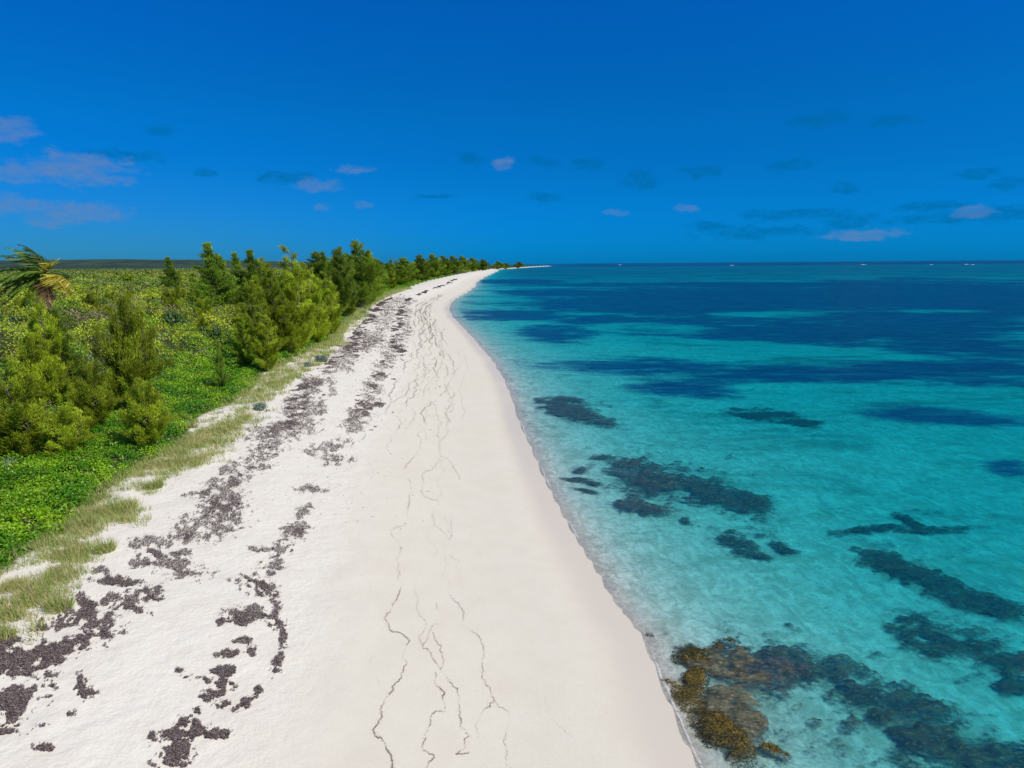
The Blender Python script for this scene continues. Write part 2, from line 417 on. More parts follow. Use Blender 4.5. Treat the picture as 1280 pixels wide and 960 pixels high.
def build_ground():
    OX, OY = 0.0, -30.0
    nr, nc = 1300, 560
    r = np.concatenate([[1.0], 20 * (45000 / 20) ** np.linspace(0, 1, nr - 1)])
    a = np.radians(np.linspace(-80, 80, nc))
    R, A = np.meshgrid(r, a, indexing='ij')
    x = (OX + R * np.sin(A)).ravel(); y = (OY + R * np.cos(A)).ravel()
    z = ground_z(x, y)
    s = slat(x, y)
    u, v, dep = project(np.stack([x, y, z], -1))
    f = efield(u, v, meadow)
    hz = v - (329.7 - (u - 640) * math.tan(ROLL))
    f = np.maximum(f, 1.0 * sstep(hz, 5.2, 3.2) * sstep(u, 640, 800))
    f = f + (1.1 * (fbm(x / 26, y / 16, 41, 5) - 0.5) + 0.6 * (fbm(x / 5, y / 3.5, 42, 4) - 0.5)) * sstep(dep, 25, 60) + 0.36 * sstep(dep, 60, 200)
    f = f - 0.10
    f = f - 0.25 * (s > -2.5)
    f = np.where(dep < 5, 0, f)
    edge = smass(y)
    land = sstep(s, edge - 1.5, edge + 0.5)
    wet = sstep(s, 2.1, 0.7) * (0.7 + 0.3 * vnoise(x / 4, y / 4, 3))
    wetn = np.clip(wet, 0, 1)
    up = sstep(s, 8, 12)
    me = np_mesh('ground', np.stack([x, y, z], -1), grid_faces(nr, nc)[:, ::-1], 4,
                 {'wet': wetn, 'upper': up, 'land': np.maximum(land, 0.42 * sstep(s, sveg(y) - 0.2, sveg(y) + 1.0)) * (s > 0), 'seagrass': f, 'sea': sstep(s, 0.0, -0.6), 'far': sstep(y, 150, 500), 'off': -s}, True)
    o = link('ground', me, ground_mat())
    tag(o, 'white coral sand beach running on as sea bed and scrub-covered land', 'ground', kind='structure')
build_ground()

# ------------------------------------------------------------------ the sea
def build_sea():
    m, n = new_mat('sea_water')
    c1 = n.coords((0.55, 1.0, 1), (0, 0, 0.35)); c2 = n.coords((0.7, 1.0, 1), (0, 0, -0.5))
    w1 = n.noise(c1, 0.9, 5, 0.6, 0.6); w2 = n.noise(c2, 3.6, 6, 0.7, 0.4)
    w0 = n.noise(n.coords((0.5, 1.0, 1), (0, 0, 0.1)), 0.25, 4, 0.6, 0.3)
    w1 = n.math('ADD', w1, n.math('MULTIPLY', w0, 2.2))
    h = n.math('ADD', n.math('MULTIPLY', w1, 0.45), n.math('MULTIPLY', w2, 0.24))
    nb = n.bump(h, 0.9, 0.55)
    # light gathered and spread by the ripples: a net pattern in what the surface lets through
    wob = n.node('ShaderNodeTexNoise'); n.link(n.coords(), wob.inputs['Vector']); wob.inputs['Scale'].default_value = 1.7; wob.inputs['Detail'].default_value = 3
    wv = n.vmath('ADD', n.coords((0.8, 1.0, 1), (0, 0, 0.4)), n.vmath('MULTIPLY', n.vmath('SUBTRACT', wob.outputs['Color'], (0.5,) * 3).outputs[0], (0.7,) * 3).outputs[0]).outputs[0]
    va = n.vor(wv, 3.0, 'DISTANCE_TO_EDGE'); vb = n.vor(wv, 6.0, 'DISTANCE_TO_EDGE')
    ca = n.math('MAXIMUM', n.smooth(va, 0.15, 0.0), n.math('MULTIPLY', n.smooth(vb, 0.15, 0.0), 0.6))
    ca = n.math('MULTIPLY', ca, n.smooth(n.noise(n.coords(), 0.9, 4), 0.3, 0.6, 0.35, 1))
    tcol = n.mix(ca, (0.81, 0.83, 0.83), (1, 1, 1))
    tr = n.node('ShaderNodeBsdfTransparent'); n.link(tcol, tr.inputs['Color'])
    df = n.node('ShaderNodeBsdfDiffuse'); df.inputs['Color'].default_value = (0.0, 0.14, 0.32, 1); n.link(nb, df.inputs['Normal'])
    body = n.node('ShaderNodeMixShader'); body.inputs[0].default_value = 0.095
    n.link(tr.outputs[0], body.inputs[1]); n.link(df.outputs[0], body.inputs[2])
    gl = n.node('ShaderNodeBsdfGlossy'); gl.inputs['Roughness'].default_value = 0.12; n.link(nb, gl.inputs['Normal'])
    gl.inputs['Color'].default_value = (1, 1, 1, 1)
    fr = n.node('ShaderNodeFresnel'); fr.inputs['IOR'].default_value = 1.33; n.link(nb, fr.inputs['Normal'])
    ff = n.math('MULTIPLY', fr.outputs[0], 0.42)
    mx = n.node('ShaderNodeMixShader'); n.link(ff, mx.inputs[0]); n.link(body.outputs[0], mx.inputs[1]); n.link(gl.outputs[0], mx.inputs[2])
    ab = n.node('ShaderNodeVolumeAbsorption'); ab.inputs['Color'].default_value = (0.0, 0.907, 0.930, 1); ab.inputs['Density'].default_value = 1.15
    o = n.node('ShaderNodeOutputMaterial'); n.link(mx.outputs[0], o.inputs['Surface']); n.link(ab.outputs[0], o.inputs['Volume'])
    # closed body of water, its top the still surface
    x0, x1, y0, y1 = -35000, 42000, -60, 44000
    V = []
    for z in (-8, 0):
        for (a, b) in ((x0, y0), (x1, y0), (x1, y1), (x0, y1)): V.append((a, b, z))
    F = [(3, 2, 1, 0), (4, 5, 6, 7), (0, 1, 5, 4), (1, 2, 6, 5), (2, 3, 7, 6), (3, 0, 4, 7)]
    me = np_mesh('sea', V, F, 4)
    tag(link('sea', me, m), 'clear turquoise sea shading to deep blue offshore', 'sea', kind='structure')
build_sea()
exec_parts = True

# ------------------------------------------------------------------ reefs
def reef_mat(name, dark, light, tip, rough=0.8):
    m, n = new_mat(name); co = n.coords((1, 1, 1))
    f = n.noise(co, 2.4, 6, 0.7); g = n.noise(n.coords((0.6, 1.4, 1), (0, 0, 0.4)), 9, 5, 0.7)
    c = n.mix(n.smooth(f, 0.38, 0.66), dark, light); c = n.mix(n.smooth(g, 0.52, 0.72), c, tip)
    p = n.node('ShaderNodeBsdfPrincipled'); n.link(c, p.inputs['Base Color']); p.inputs['Roughness'].default_value = rough
    n.link(n.bump(g, 0.8, 0.06), p.inputs['Normal'])
    cv = n.attr('cover').outputs['Fac']
    fine = n.noise(n.coords((0.8, 1.5, 1), (0, 0, 0.3)), 5, 6, 0.75)
    mid = n.noise(n.coords((0.7, 1.3, 1), (0, 0, 0.5)), 1.3, 5, 0.7, 0.5)
    nz_ = n.math('ADD', n.math('MULTIPLY', n.math('SUBTRACT', fine, 0.5), 2.3), n.math('MULTIPLY', n.math('SUBTRACT', mid, 0.5), 1.8))
    k = n.smooth(n.math('ADD', cv, nz_), 0.15, 1.15)
    tr = n.node('ShaderNodeBsdfTransparent'); mx = n.node('ShaderNodeMixShader')
    n.link(k, mx.inputs[0]); n.link(tr.outputs[0], mx.inputs[1]); n.link(p.outputs[0], mx.inputs[2])
    o = n.node('ShaderNodeOutputMaterial'); n.link(mx.outputs[0], o.inputs[0]); return m
M_REEF = reef_mat('submerged_reef', (0.010, 0.020, 0.010), (0.06, 0.085, 0.03), (0.24, 0.26, 0.13))
M_ALGAE = reef_mat('golden_algae', (0.035, 0.028, 0.008), (0.17, 0.12, 0.02), (0.34, 0.25, 0.05))
M_GREY = reef_mat('grey_rock', (0.035, 0.035, 0.018), (0.12, 0.11, 0.06), (0.27, 0.25, 0.17))
def reef(name, label, cat, E, step, hgt, mat, seed, group=None, thr=0.02, rag=1.0, over=None, soft=0.95):
    E = [(e[0], e[1], e[2] * 1.12, e[3] * 1.28) + tuple(e[4:]) for e in E] if mat is M_REEF else E
    pu = []; pv = []
    for e in E:
        for k in range(16):
            t = k / 16 * 2 * math.pi; a = math.radians(e[4] if len(e) > 4 else 0)
            p = 1.6 * e[2] * math.cos(t); q = 1.6 * e[3] * math.sin(t)
            pu.append(e[0] + p * math.cos(a) - q * math.sin(a)); pv.append(e[1] + p * math.sin(a) + q * math.cos(a))
    bx, by = unproj0(pu, pv, -0.3)
    gx = np.arange(bx.min(), bx.max() + step, step); gy = np.arange(by.min(), by.max() + step, step)
    Y, X = np.meshgrid(gy, gx, indexing='ij'); x = X.ravel(); y = Y.ravel()
    z = bed_z(x, y); u, v, _ = project(np.stack([x, y, z], -1))
    f = efield(u, v, E)
    ns = fbm(x / 1.5, y / 1.0, seed, 5); n2 = fbm(x / 0.35, y / 0.25, seed + 9, 3); n3 = fbm(x / 0.5, y / 0.4, seed + 5, 4)
    g = f + rag * 1.35 * (ns - 0.5) + rag * 0.9 * (n3 - 0.5) + 0.4 * (n2 - 0.5)
    thr = min(thr, float(g.max()) - 0.35)
    t = sstep(g, thr, thr + soft)
    zz = z + 0.6 * hgt * t * (0.35 + 0.9 * n2) + 0.02 * (t > 0)
    top = -0.035 if over is None else over
    zz = np.where(zz > top, top + 0.4 * (zz - top), zz)
    zz = np.where(t <= 0, z - 0.04, zz)
    if over is None: zz = np.minimum(zz, -0.015)
    zz = np.where(t <= 0, z + 0.012, zz)
    F = grid_faces(len(gy), len(gx)); keep = (t[F] > 0).any(axis=1)
    F = F[keep]; used = np.unique(F); idx = np.full(len(x), -1); idx[used] = np.arange(len(used))
    V = np.stack([x, y, zz], -1)[used]; c = V.mean(axis=0); c[2] = V[:, 2].min()
    me = np_mesh(name, V - c, idx[F], 4, {'cover': t[used]}, True)
    o = link(name, me, mat); o.location = c
    return tag(o, label, cat, group)
RG = 'dark reefs and weed beds under the clear water'
reef('reef', 'large dark weedy reef in clear turquoise water off the middle of the beach', 'reef',
     [(785, 592, 28, 12, 10), (830, 605, 62, 20, 12), (890, 622, 70, 16, 14), (800, 636, 34, 6, 8), (940, 626, 26, 7, 10)], 0.10, 0.5, M_REEF, 3, RG, rag=1.0)
reef('reef', 'short dark reef with a pale rocky middle, close to shore beyond the large reef', 'reef',
     [(700, 503, 30, 5), (712, 514, 34, 9, 12), (745, 526, 24, 5, 8)], 0.14, 0.4, M_REEF, 13, RG, rag=1.1)
reef('reef', 'small broken brown reef just shoreward of the seaward end of the large dark reef', 'reef',
     [(925, 682, 28, 8, 25), (950, 697, 22, 6, 15), (985, 688, 20, 6, 4)], 0.08, 0.3, M_REEF, 23, RG, rag=1.2)
reef('reef', 'long dark reef trailing away from the golden algae rock towards deeper water', 'reef',
     [(985, 826, 48, 18, 15), (1060, 862, 90, 22, 25), (1160, 915, 100, 34, 24), (1250, 950, 70, 32, 15)], 0.07, 0.45, M_REEF, 33, RG, rag=1.0)
reef('reef', 'dark streak of reef slanting through green water above the broad patchy weed bed', 'reef',
     [(1110, 708, 42, 12, 22), (1170, 733, 60, 14, 20), (1240, 756, 50, 13, 20)], 0.09, 0.4, M_REEF, 43, RG)
reef('weed_bed', 'broad patchy weed bed between the slanting reef streak and the long trailing reef', 'weed bed',
     [(1190, 802, 80, 20, 12), (1130, 793, 44, 9, 12), (1255, 825, 44, 16, 10), (1275, 862, 26, 10, 0)], 0.08, 0.35, M_REEF, 53, RG)
reef('weed_bed', 'thin curved weed bed in the green water nearest the right end of the large reef', 'weed bed',
     [(1090, 664, 46, 5, -4), (1140, 655, 30, 4, 30), (1180, 664, 50, 4, -3)], 0.10, 0.25, M_REEF, 63, RG)
reef('weed_bed', 'narrow blue-black weed bed lying in light turquoise water below the dark meadow band', 'weed bed',
     [(955, 520, 46, 6, 6), (1005, 530, 24, 4, 8)], 0.16, 0.3, M_REEF, 73, RG)
reef('small_rock', 'oval black rock under shallow water beside the shore end of the large reef', 'rock',
     [(727, 590, 11, 4.5, 0)], 0.05, 0.35, M_REEF, 83, 'small rocks in the shallows', rag=0.3)
reef('small_rock', 'thin dark sliver of rock just beyond the oval black rock', 'rock',
     [(755, 573.5, 15, 2.3, 0)], 0.06, 0.3, M_REEF, 84, 'small rocks in the shallows', rag=0.4)
reef('small_rock', 'broken brown rock ledge nearer the beach than the oval black rock', 'rock',
     [(722, 601, 20, 2.4, 3), (742, 606, 14, 2.6, 5), (735, 615, 18, 2, 12)], 0.05, 0.2, M_REEF, 85, 'small rocks in the shallows', rag=0.6)
reef('small_rock', 'single small dark rock on pale bottom on the shore side of the large reef', 'rock',
     [(857, 653, 7, 3.5, 20)], 0.04, 0.3, M_REEF, 86, 'small rocks in the shallows', rag=0.3)
reef('small_rock', 'tiny dark stone on pale bottom beyond the grey rock shelf', 'rock',
     [(986, 783, 6, 3, 20)], 0.03, 0.2, M_REEF, 87, 'small rocks in the shallows', rag=0.3)
reef('rock_shelf', 'grey flat rock shelf at the water surface between golden algae and dark reef', 'rock',
     [(915, 838, 62, 30, 8), (912, 880, 38, 36, 30), (965, 848, 44, 24, 10), (935, 915, 26, 20, 30)], 0.05, 0.55, M_GREY, 93, thr=0.1, over=-0.01, soft=0.8)
AE = [(868, 822, 30, 15, -10), (898, 812, 26, 9, 0), (868, 850, 14, 14, 0), (862, 872, 22, 14, 10), (885, 897, 34, 18, 35), (908, 925, 32, 20, 25), (925, 945, 20, 14, 20), (975, 950, 28, 7, 25)]
ar = reef('algae_rock', 'golden-brown algae-covered rock breaking the surface beside the sand', 'rock', AE, 0.04, 0.6, M_ALGAE, 103, thr=0.2, over=0.0, rag=1.2, soft=0.7)
def algae_fronds():
    me = ar.data; n = len(me.vertices); co = np.zeros(n * 3, np.float32); me.vertices.foreach_get('co', co); co = co.reshape(-1, 3)
    sel = co[rng.integers(0, n, 16000)]; sel = sel[sel[:, 2] > np.percentile(co[:, 2], 35)]
    C = sel + rng.normal(0, 0.02, sel.shape); C[:, 2] += 0.015
    D = rng.normal(0, 1, C.shape); D[:, 2] = np.abs(D[:, 2]) * 0.2
    N = rng.normal(0, 1, C.shape); N[:, 2] += 1
    t = rng.random((len(C), 1)) ** 1.2; col = np.array([0.045, 0.035, 0.010]) * (1 - t) + np.array([0.33, 0.22, 0.03]) * t
    w_ = np.clip(sstep(fbm(C[:, 0] / 0.5, C[:, 1] / 0.5, 61, 4), 0.38, 0.58) * 1.0 + sstep(C[:, 1], 0.2, 1.4) * 0.7, 0, 1)[:, None]
    col = col * (1 - w_) + (np.array([0.035, 0.032, 0.014]) * (1 - t) + np.array([0.13, 0.12, 0.05]) * t) * w_
    V, F, c = leaves(C, D, N, rng.uniform(0.02, 0.05, len(C)), rng.uniform(0.005, 0.013, len(C)), col)
    o = link('algae', np_mesh('algae', V, F, 4, {'Col': c}), M_GRASS, ar)
algae_fronds()

# ------------------------------------------------------------------ foam
def build_foam():
    m, n = new_mat('foam'); co = n.coords((1, 1, 1))
    f = n.noise(co, 7.0, 6, 0.75); e = n.attr('edge').outputs['Fac']
    k = n.smooth(n.math('ADD', n.math('MULTIPLY', e, 0.45), n.math('MULTIPLY', f, 0.7)), 0.62, 0.95, 0, 0.7)
    d = n.node('ShaderNodeBsdfDiffuse'); d.inputs['Color'].default_value = (0.82, 0.83, 0.82, 1)
    t = n.node('ShaderNodeBsdfTransparent')
    mx = n.node('ShaderNodeMixShader'); n.link(k, mx.inputs[0]); n.link(t.outputs[0], mx.inputs[1]); n.link(d.outputs[0], mx.inputs[2])
    o = n.node('ShaderNodeOutputMaterial'); n.link(mx.outputs[0], o.inputs[0])
    ys = np.arange(12, 130, 0.08); nc = 9
    wn_ = fbm(ys / 3.5, ys * 0 + 7, 71, 3)
    width = 0.08 + 0.16 * np.clip(wn_ - 0.42, 0, 1) / 0.3
    st = sstep(wn_, 0.38, 0.62)
    V = []; E = []
    for j in range(nc):
        q = j / (nc - 1); off = (q - 0.4) * width
        x = xw(ys) + off + 0.12 * (fbm(ys / 0.8, ys * 0, 72, 3) - 0.5)
        z = np.maximum(ground_z(x, ys), 0) + 0.010 + 0.02 * math.sin(q * math.pi) * st
        V.append(np.stack([x, ys, z], -1)); E.append(math.sin(q * math.pi) * st)
    V = np.stack(V, 1).reshape(-1, 3); E = np.stack(E, 1).ravel()
    me = np_mesh('foam', V, grid_faces(len(ys), nc), 4, {'edge': E}, True)
    tag(link('foam', me, m), 'thin broken line of white foam where small waves meet the sand', 'foam', kind='stuff')
build_foam()
def build_breakers():
    m, n = new_mat('breaker_foam')
    d = n.node('ShaderNodeBsdfDiffuse'); n.link(n.mix(n.noise(n.coords(), 0.3, 4), (0.6, 0.65, 0.7), (0.85, 0.85, 0.85)), d.inputs['Color'])
    o = n.node('ShaderNodeOutputMaterial'); n.link(d.outputs[0], o.inputs[0])
    names = ['white wave breaking on the outer reef, leftmost of those on the horizon', 'second breaking wave from the left on the horizon',
             'white wave breaking near the horizon above the turquoise band', 'faint short wave breaking on the horizon left of the twin breakers',
             'left one of the twin white breakers near the right end of the horizon', 'right one of the twin white breakers near the right end of the horizon']
    for i, (u, v, w) in enumerate([(775, 331, 4), (915, 331.5, 6), (1079, 330.6, 8), (1164, 330.6, 4), (1208, 330.3, 6), (1216, 330.6, 5)]):
        x, y = unproj0(u, v, 0.6); x = float(x); y = float(y)
        half = w * y / FPX / 2
        t = np.linspace(-1, 1, 15); a = np.linspace(0, math.pi, 7); P = []
        for k in t:
            hh = (0.9 + 0.6 * math.sin(k * 7 + i)) * (1 - k * k) * y / 2600; P.append([(k * half, -math.cos(b) * hh * 3, math.sin(b) * hh) for b in a])
        V = np.array(P).reshape(-1, 3)
        o = link('breaking_wave', np_mesh('breaking_wave', V, grid_faces(15, 7), 4, None, True), m); o.location = (x, y, 0)
        tag(o, names[i], 'wave', 'waves breaking on the outer reef')
build_breakers()

# ------------------------------------------------------------------ dried seagrass (wrack) and debris lines
wr = [(6, 886, 34, 15, -25), (34, 862, 22, 8, -15), (56, 846, 15, 4, -8), (31, 825, 40, 13, -15), (78, 811, 38, 8, -10), (16, 806, 14, 7), (115, 770, 28, 14, 20),
      (69, 782, 20, 6, -10), (134, 795, 23, 4, -8), (150, 750, 36, 8, -14), (187, 739, 14, 6, 20), (144, 729, 22, 5, 0), (169, 763, 13, 4, 10),
      (215, 938, 18, 14), (219, 920, 24, 5, -5), (244, 907, 15, 9), (272, 918, 13, 4), (247, 889, 5, 4, -30), (265, 868, 13, 5, -20), (280, 881, 9, 4),
      (281, 856, 10, 5), (247, 849, 12, 3, 10), (284, 837, 7, 6), (268, 839, 5, 2), (287, 817, 15, 4, -10), (315, 814, 4, 6), (303, 801, 8, 3), (308, 767, 22, 9), (287, 776, 12, 4),
      (322, 735, 17, 8, 15), (222, 708, 30, 10, 18), (180, 699, 15, 6, -10), (208, 677, 32, 6, -5), (264, 650, 32, 18, -20), (281, 621, 20, 18, -30), (247, 618, 15, 4),
      (300, 598, 18, 7, -20), (318, 585, 17, 5, -5), (284, 587, 10, 4, -10), (318, 573, 20, 8, -15), (337, 556, 18, 9, -10), (330, 542, 25, 7, -15), (352, 537, 16, 6, -10),
      (152, 730, 20, 5), (129, 716, 11, 5, 20), (326, 687, 11, 3, 5), (354, 685, 8, 9), (340, 708, 17, 8, -25), (320, 733, 12, 7), (378, 520, 18, 17, -20), (372, 501, 12, 6),
      (386, 487, 10, 9), (403, 509, 5, 8), (403, 478, 12, 3), (415, 490, 4, 5), (389, 475, 14, 4), (426, 450, 15, 12, -30), (450, 432, 22, 8, -10), (462, 425, 18, 10, -20), (479, 400, 12, 9, -30),
      (484, 385, 10, 6), (443, 532, 14, 8, -20), (451, 515, 13, 7, -20), (462, 501, 10, 6), (465, 484, 10, 8), (474, 464, 7, 9), (485, 447, 8, 10), (498, 430, 8, 9), (507, 413, 6, 8),
      (505, 391, 8, 9), (500, 376, 14, 4), (380, 640, 8, 5, -20), (376, 660, 10, 5), (390, 612, 14, 4), (409, 560, 20, 6, -10), (420, 575, 16, 5), (365, 668, 10, 7), (232, 690, 10, 3),
      (100, 812, 14, 3), (60, 905, 22, 4, -25, .8), (52, 935, 10, 4), (10, 915, 12, 3), (105, 862, 10, 12, -50, .75), (340, 765, 10, 14, 0, .7), (352, 790, 6, 14, 0, .7), (345, 830, 6, 12, 20, .65),
      (316, 870, 14, 5, -35, .7), (300, 885, 14, 4, -30, .7), (225, 838, 5, 2), (300, 727, 10, 3)]
def wrack_bits(C, size, col, P, flat=0.45):
    n = len(C); D = rng.normal(0, 1, (n, 3)); D[:, 2] *= 0.25
    N = rng.normal(0, flat, (n, 3)); N[:, 2] += 1
    V, F, c = leaves(C, D, N, size * rng.uniform(0.7, 1.5, n), size * rng.uniform(0.25, 0.5, n), col, base=0.0)
    P.add(V, F, c)
def wrack_col(n):
    t = rng.random((n, 1)) ** 1.6
    return np.array([0.065, 0.043, 0.045]) * (1 - t) + np.array([0.30, 0.235, 0.22]) * t
def build_wrack():
    P = Parts()
    for e in wr:
        ru, rv = e[2] * 1.8, e[3] * 2.0
        n = int(ru * rv * 4 * 3.0)
        du = rng.uniform(-ru, ru, n); dv = rng.uniform(-rv, rv, n); a = math.radians(e[4] if len(e) > 4 else 0)
        u = e[0] + du * math.cos(a) - dv * math.sin(a); v = e[1] + du * math.sin(a) + dv * math.cos(a)
        x, y = unproj_b(u, v)
        q = (du / e[2]) ** 2 + (dv / e[3]) ** 2
        st = e[5] if len(e) > 5 else 1.0
        f = 0.88 - 0.42 * q
        sc = max(float(unproj_b(e[0], e[1])[1]) / 34, 0.8) ** 0.8
        ns = fbm((x + 0.5 * y) / (0.30 * sc), (y - 0.5 * x) / (0.62 * sc), 55, 6); n2 = fbm(x / 0.13 / sc, y / 0.13 / sc, 56, 3)
        val = f + 3.6 * (ns - 0.5) + 0.9 * (n2 - 0.5) - 0.40 - (1 - st) * 0.9
        keep = (val > 0) & (rng.random(n) < 0.75 + val * 2.0)
        keep |= (val > -0.55) & (n2 > 0.62) & (rng.random(n) < 0.25)
        x = x[keep]; y = y[keep]
        if not len(x): continue
        z = ground_z(x, y); size = np.maximum(0.028, y / FPX * 0.95)
        C = np.stack([x, y, z + rng.uniform(0.006, 0.05, len(x)) * np.minimum(1 + y / 60, 2.5)], -1)
        wrack_bits(C, size, wrack_col(len(x)), P)
    # long thin streaks that follow the shore further away, and loose specks
    n = 700000; y = 28 * (500 / 28) ** rng.random(n); s = rng.uniform(5.5, 19, n)
    sv = sveg(y)
    x = xw(y) - s * 1.02
    lam = np.maximum(y / 60, 1)
    b1 = np.exp(-((s - (sv - 2.2)) / 1.6) ** 2); b2 = np.exp(-((s - (sv * 0.60)) / 1.3) ** 2)
    ns = np.where(y < 140, fbm(x / 0.9, y / 1.6, 57, 5), fbm(x / 1.6, y / 5.0, 58, 5))
    w = np.maximum(b1, b2 * 0.95)
    keep = (ns + 0.30 * w > 0.865 - 0.03 * sstep(y, 60, 120) + 0.04 * sstep(y, 150, 300)) & (y > 45) & (s < sv - 0.2) & (rng.random(n) < 0.8)
    keep |= (rng.random(n) < 0.0016) & (y < 90)
    x = x[keep]; y = y[keep]; size = np.maximum(0.03, y / FPX * 1.1)
    C = np.stack([x, y, ground_z(x, y) + 0.02 * np.maximum(1, y / 60)], -1)
    wrack_bits(C, size, wrack_col(len(x)), P)
    # driftlines on the lower beach
    c8 = lambda L: [(400 + a / 2.667, 600 + b / 2.667) for a, b in L]
    lines = [(c8([(300, 0), (297, 60), (290, 110), (285, 150), (235, 170), (268, 215), (255, 270), (270, 340), (255, 400), (215, 460), (230, 490), (300, 535), (290, 610), (250, 680), (215, 740), (200, 800), (205, 860), (230, 910), (232, 970)]), 1.0),
             (c8([(345, 0), (340, 40), (400, 70), (375, 90), (380, 150), (430, 200), (440, 180), (435, 130)]), .75),
             (c8([(385, 0), (415, 70), (420, 110), (440, 190), (415, 250), (405, 320)]), .5),
             (c8([(360, 170), (360, 200), (390, 235), (350, 290), (330, 320), (315, 370), (320, 430), (355, 480), (345, 555), (370, 500), (405, 470), (385, 410)]), .6),
             (c8([(375, 510), (390, 540), (415, 600), (400, 630), (370, 580), (340, 555)]), .8),
             (c8([(400, 630), (440, 680), (465, 720), (465, 790), (495, 850), (480, 900), (455, 915), (500, 910)]), .9),
             (c8([(385, 640), (415, 710), (415, 775), (370, 800), (350, 850), (345, 900), (378, 930), (355, 962)]), 1.0),
             (c8([(435, 380), (475, 430), (515, 510), (545, 560), (545, 640), (540, 660), (580, 735), (545, 770)]), .75),
             (c8([(580, 735), (620, 850), (635, 965)]), .5), (c8([(510, 700), (520, 820), (560, 880)]), .3),
             (c8([(470, 40), (500, 130), (505, 180), (500, 200), (530, 250)]), .4), (c8([(495, 290), (540, 370), (500, 420), (480, 440)]), .4),
             (c8([(235, 235), (135, 320), (180, 390), (220, 480), (170, 600), (210, 700)]), .25), (c8([(620, 330), (635, 390)]), .3),
             (c8([(430, 340), (435, 390), (470, 410), (460, 300), (435, 250)]), .6), (c8([(740, 700), (770, 800), (850, 870)]), .2),
             ([(512, 600), (505, 585), (525, 560), (522, 543), (533, 520), (528, 500), (545, 470), (552, 450), (548, 430), (556, 410)], .9),
             ([(529, 600), (541, 585), (553, 570), (548, 555), (560, 540), (556, 520), (565, 500), (560, 480), (575, 460), (572, 440)], .8),
             ([(575, 600), (570, 590), (560, 575), (548, 562), (546, 545), (552, 530), (545, 510), (535, 500)], .8),
             ([(500, 400), (535, 395), (540, 380), (548, 368), (556, 358)], .5), ([(515, 420), (535, 430), (530, 455), (536, 480)], .4),
             ([(548, 600), (556, 590), (552, 575), (563, 560), (570, 545), (578, 520), (575, 490), (585, 465), (580, 445)], .6),
             ([(540, 480), (538, 460), (530, 440), (526, 420), (530, 400), (545, 385)], .5),
             ([(426, 588), (440, 583), (452, 570), (449, 560)], .4), ([(480, 640), (470, 700), (480, 760)], .15)]
    for L, st in lines:
        pts = np.array(L, float)
        for lev in range(5):                                           # crinkle the line more and more finely
            mid = (pts[:-1] + pts[1:]) / 2; d = pts[1:] - pts[:-1]; ln = np.linalg.norm(d, axis=1, keepdims=True)
            perp = np.stack([-d[:, 1], d[:, 0]], -1)
            mid = mid + perp * rng.normal(0, 0.13, (len(mid), 1))
            q = np.empty((len(pts) + len(mid), 2)); q[0::2] = pts; q[1::2] = mid; pts = q
        seg = np.linalg.norm(np.diff(pts, axis=0), axis=1); cum = np.concatenate([[0], np.cumsum(seg)])
        n = int(cum[-1] * 11 * (0.5 + st))
        t = rng.random(n) * cum[-1]
        dens = fbm(t / 14, t * 0 + st * 9, 66, 3)
        t = t[rng.random(n) < np.clip((dens - 0.32) * 2.8, 0.10, 1) * (0.3 + 0.7 * st)]
        u = np.interp(t, cum, pts[:, 0]); v = np.interp(t, cum, pts[:, 1])
        u = u + rng.normal(0, 0.55, len(u)) + rng.normal(0, 2.2, len(u)) * (rng.random(len(u)) < 0.10); v = v + rng.normal(0, 0.4, len(u))
        x, y = unproj_b(u, v)
        size = np.maximum(0.011, y / FPX * 0.38) * (0.5 + 0.5 * st)
        C = np.stack([x, y, ground_z(x, y) + 0.012], -1)
        col = wrack_col(len(x)) * 0.7 + np.array([0.17, 0.135, 0.11]) + 0.18 * (1 - st)
        wrack_bits(C, size, col, P, 0.3)
    for i_, (s0, y0_, y1_, st) in enumerate([(10.6, 42, 230, 1.0), (9.6, 55, 200, .6), (8.9, 40, 260, .9), (8.0, 45, 170, .5), (7.2, 42, 240, 1.0), (6.3, 60, 200, .6), (5.6, 50, 150, .5), (9.2, 90, 300, .6), (7.7, 100, 280, .6)]):
        n = int(5200 * (0.4 + st)); y = y0_ * (y1_ / y0_) ** rng.random(n)
        ly = np.log(y) * 14
        s = s0 + 2.0 * (fbm(ly, ly * 0 + i_ * 3.1, 120 + i_, 5) - 0.5) + rng.normal(0, 0.035, n) * y / 50
        s = np.maximum(s * np.interp(y, [60, 140, 250], [1, .85, .8]), 2.4)
        dn = fbm(ly * 0.9, ly * 0 + i_, 140 + i_, 3)
        k = rng.random(n) < np.clip((dn - 0.33) * 3, 0.05, 1)
        y = y[k]; s = s[k]; x = xw(y) - s * 1.02
        C = np.stack([x, y, ground_z(x, y) + 0.012], -1)
        wrack_bits(C, np.maximum(0.014, y / FPX * 0.42) * (0.6 + 0.4 * st), wrack_col(len(x)) * 0.7 + np.array([0.16, 0.125, 0.10]) + 0.12 * (1 - st), P, 0.3)
    me = P.mesh('seaweed_wrack')
    print('wrack quads', len(me.polygons))
    tag(link('seaweed_wrack', me, M_WRACK), 'dark dried seaweed lying in ragged patches and thin drift lines on the white sand', 'seaweed', kind='stuff')
build_wrack()

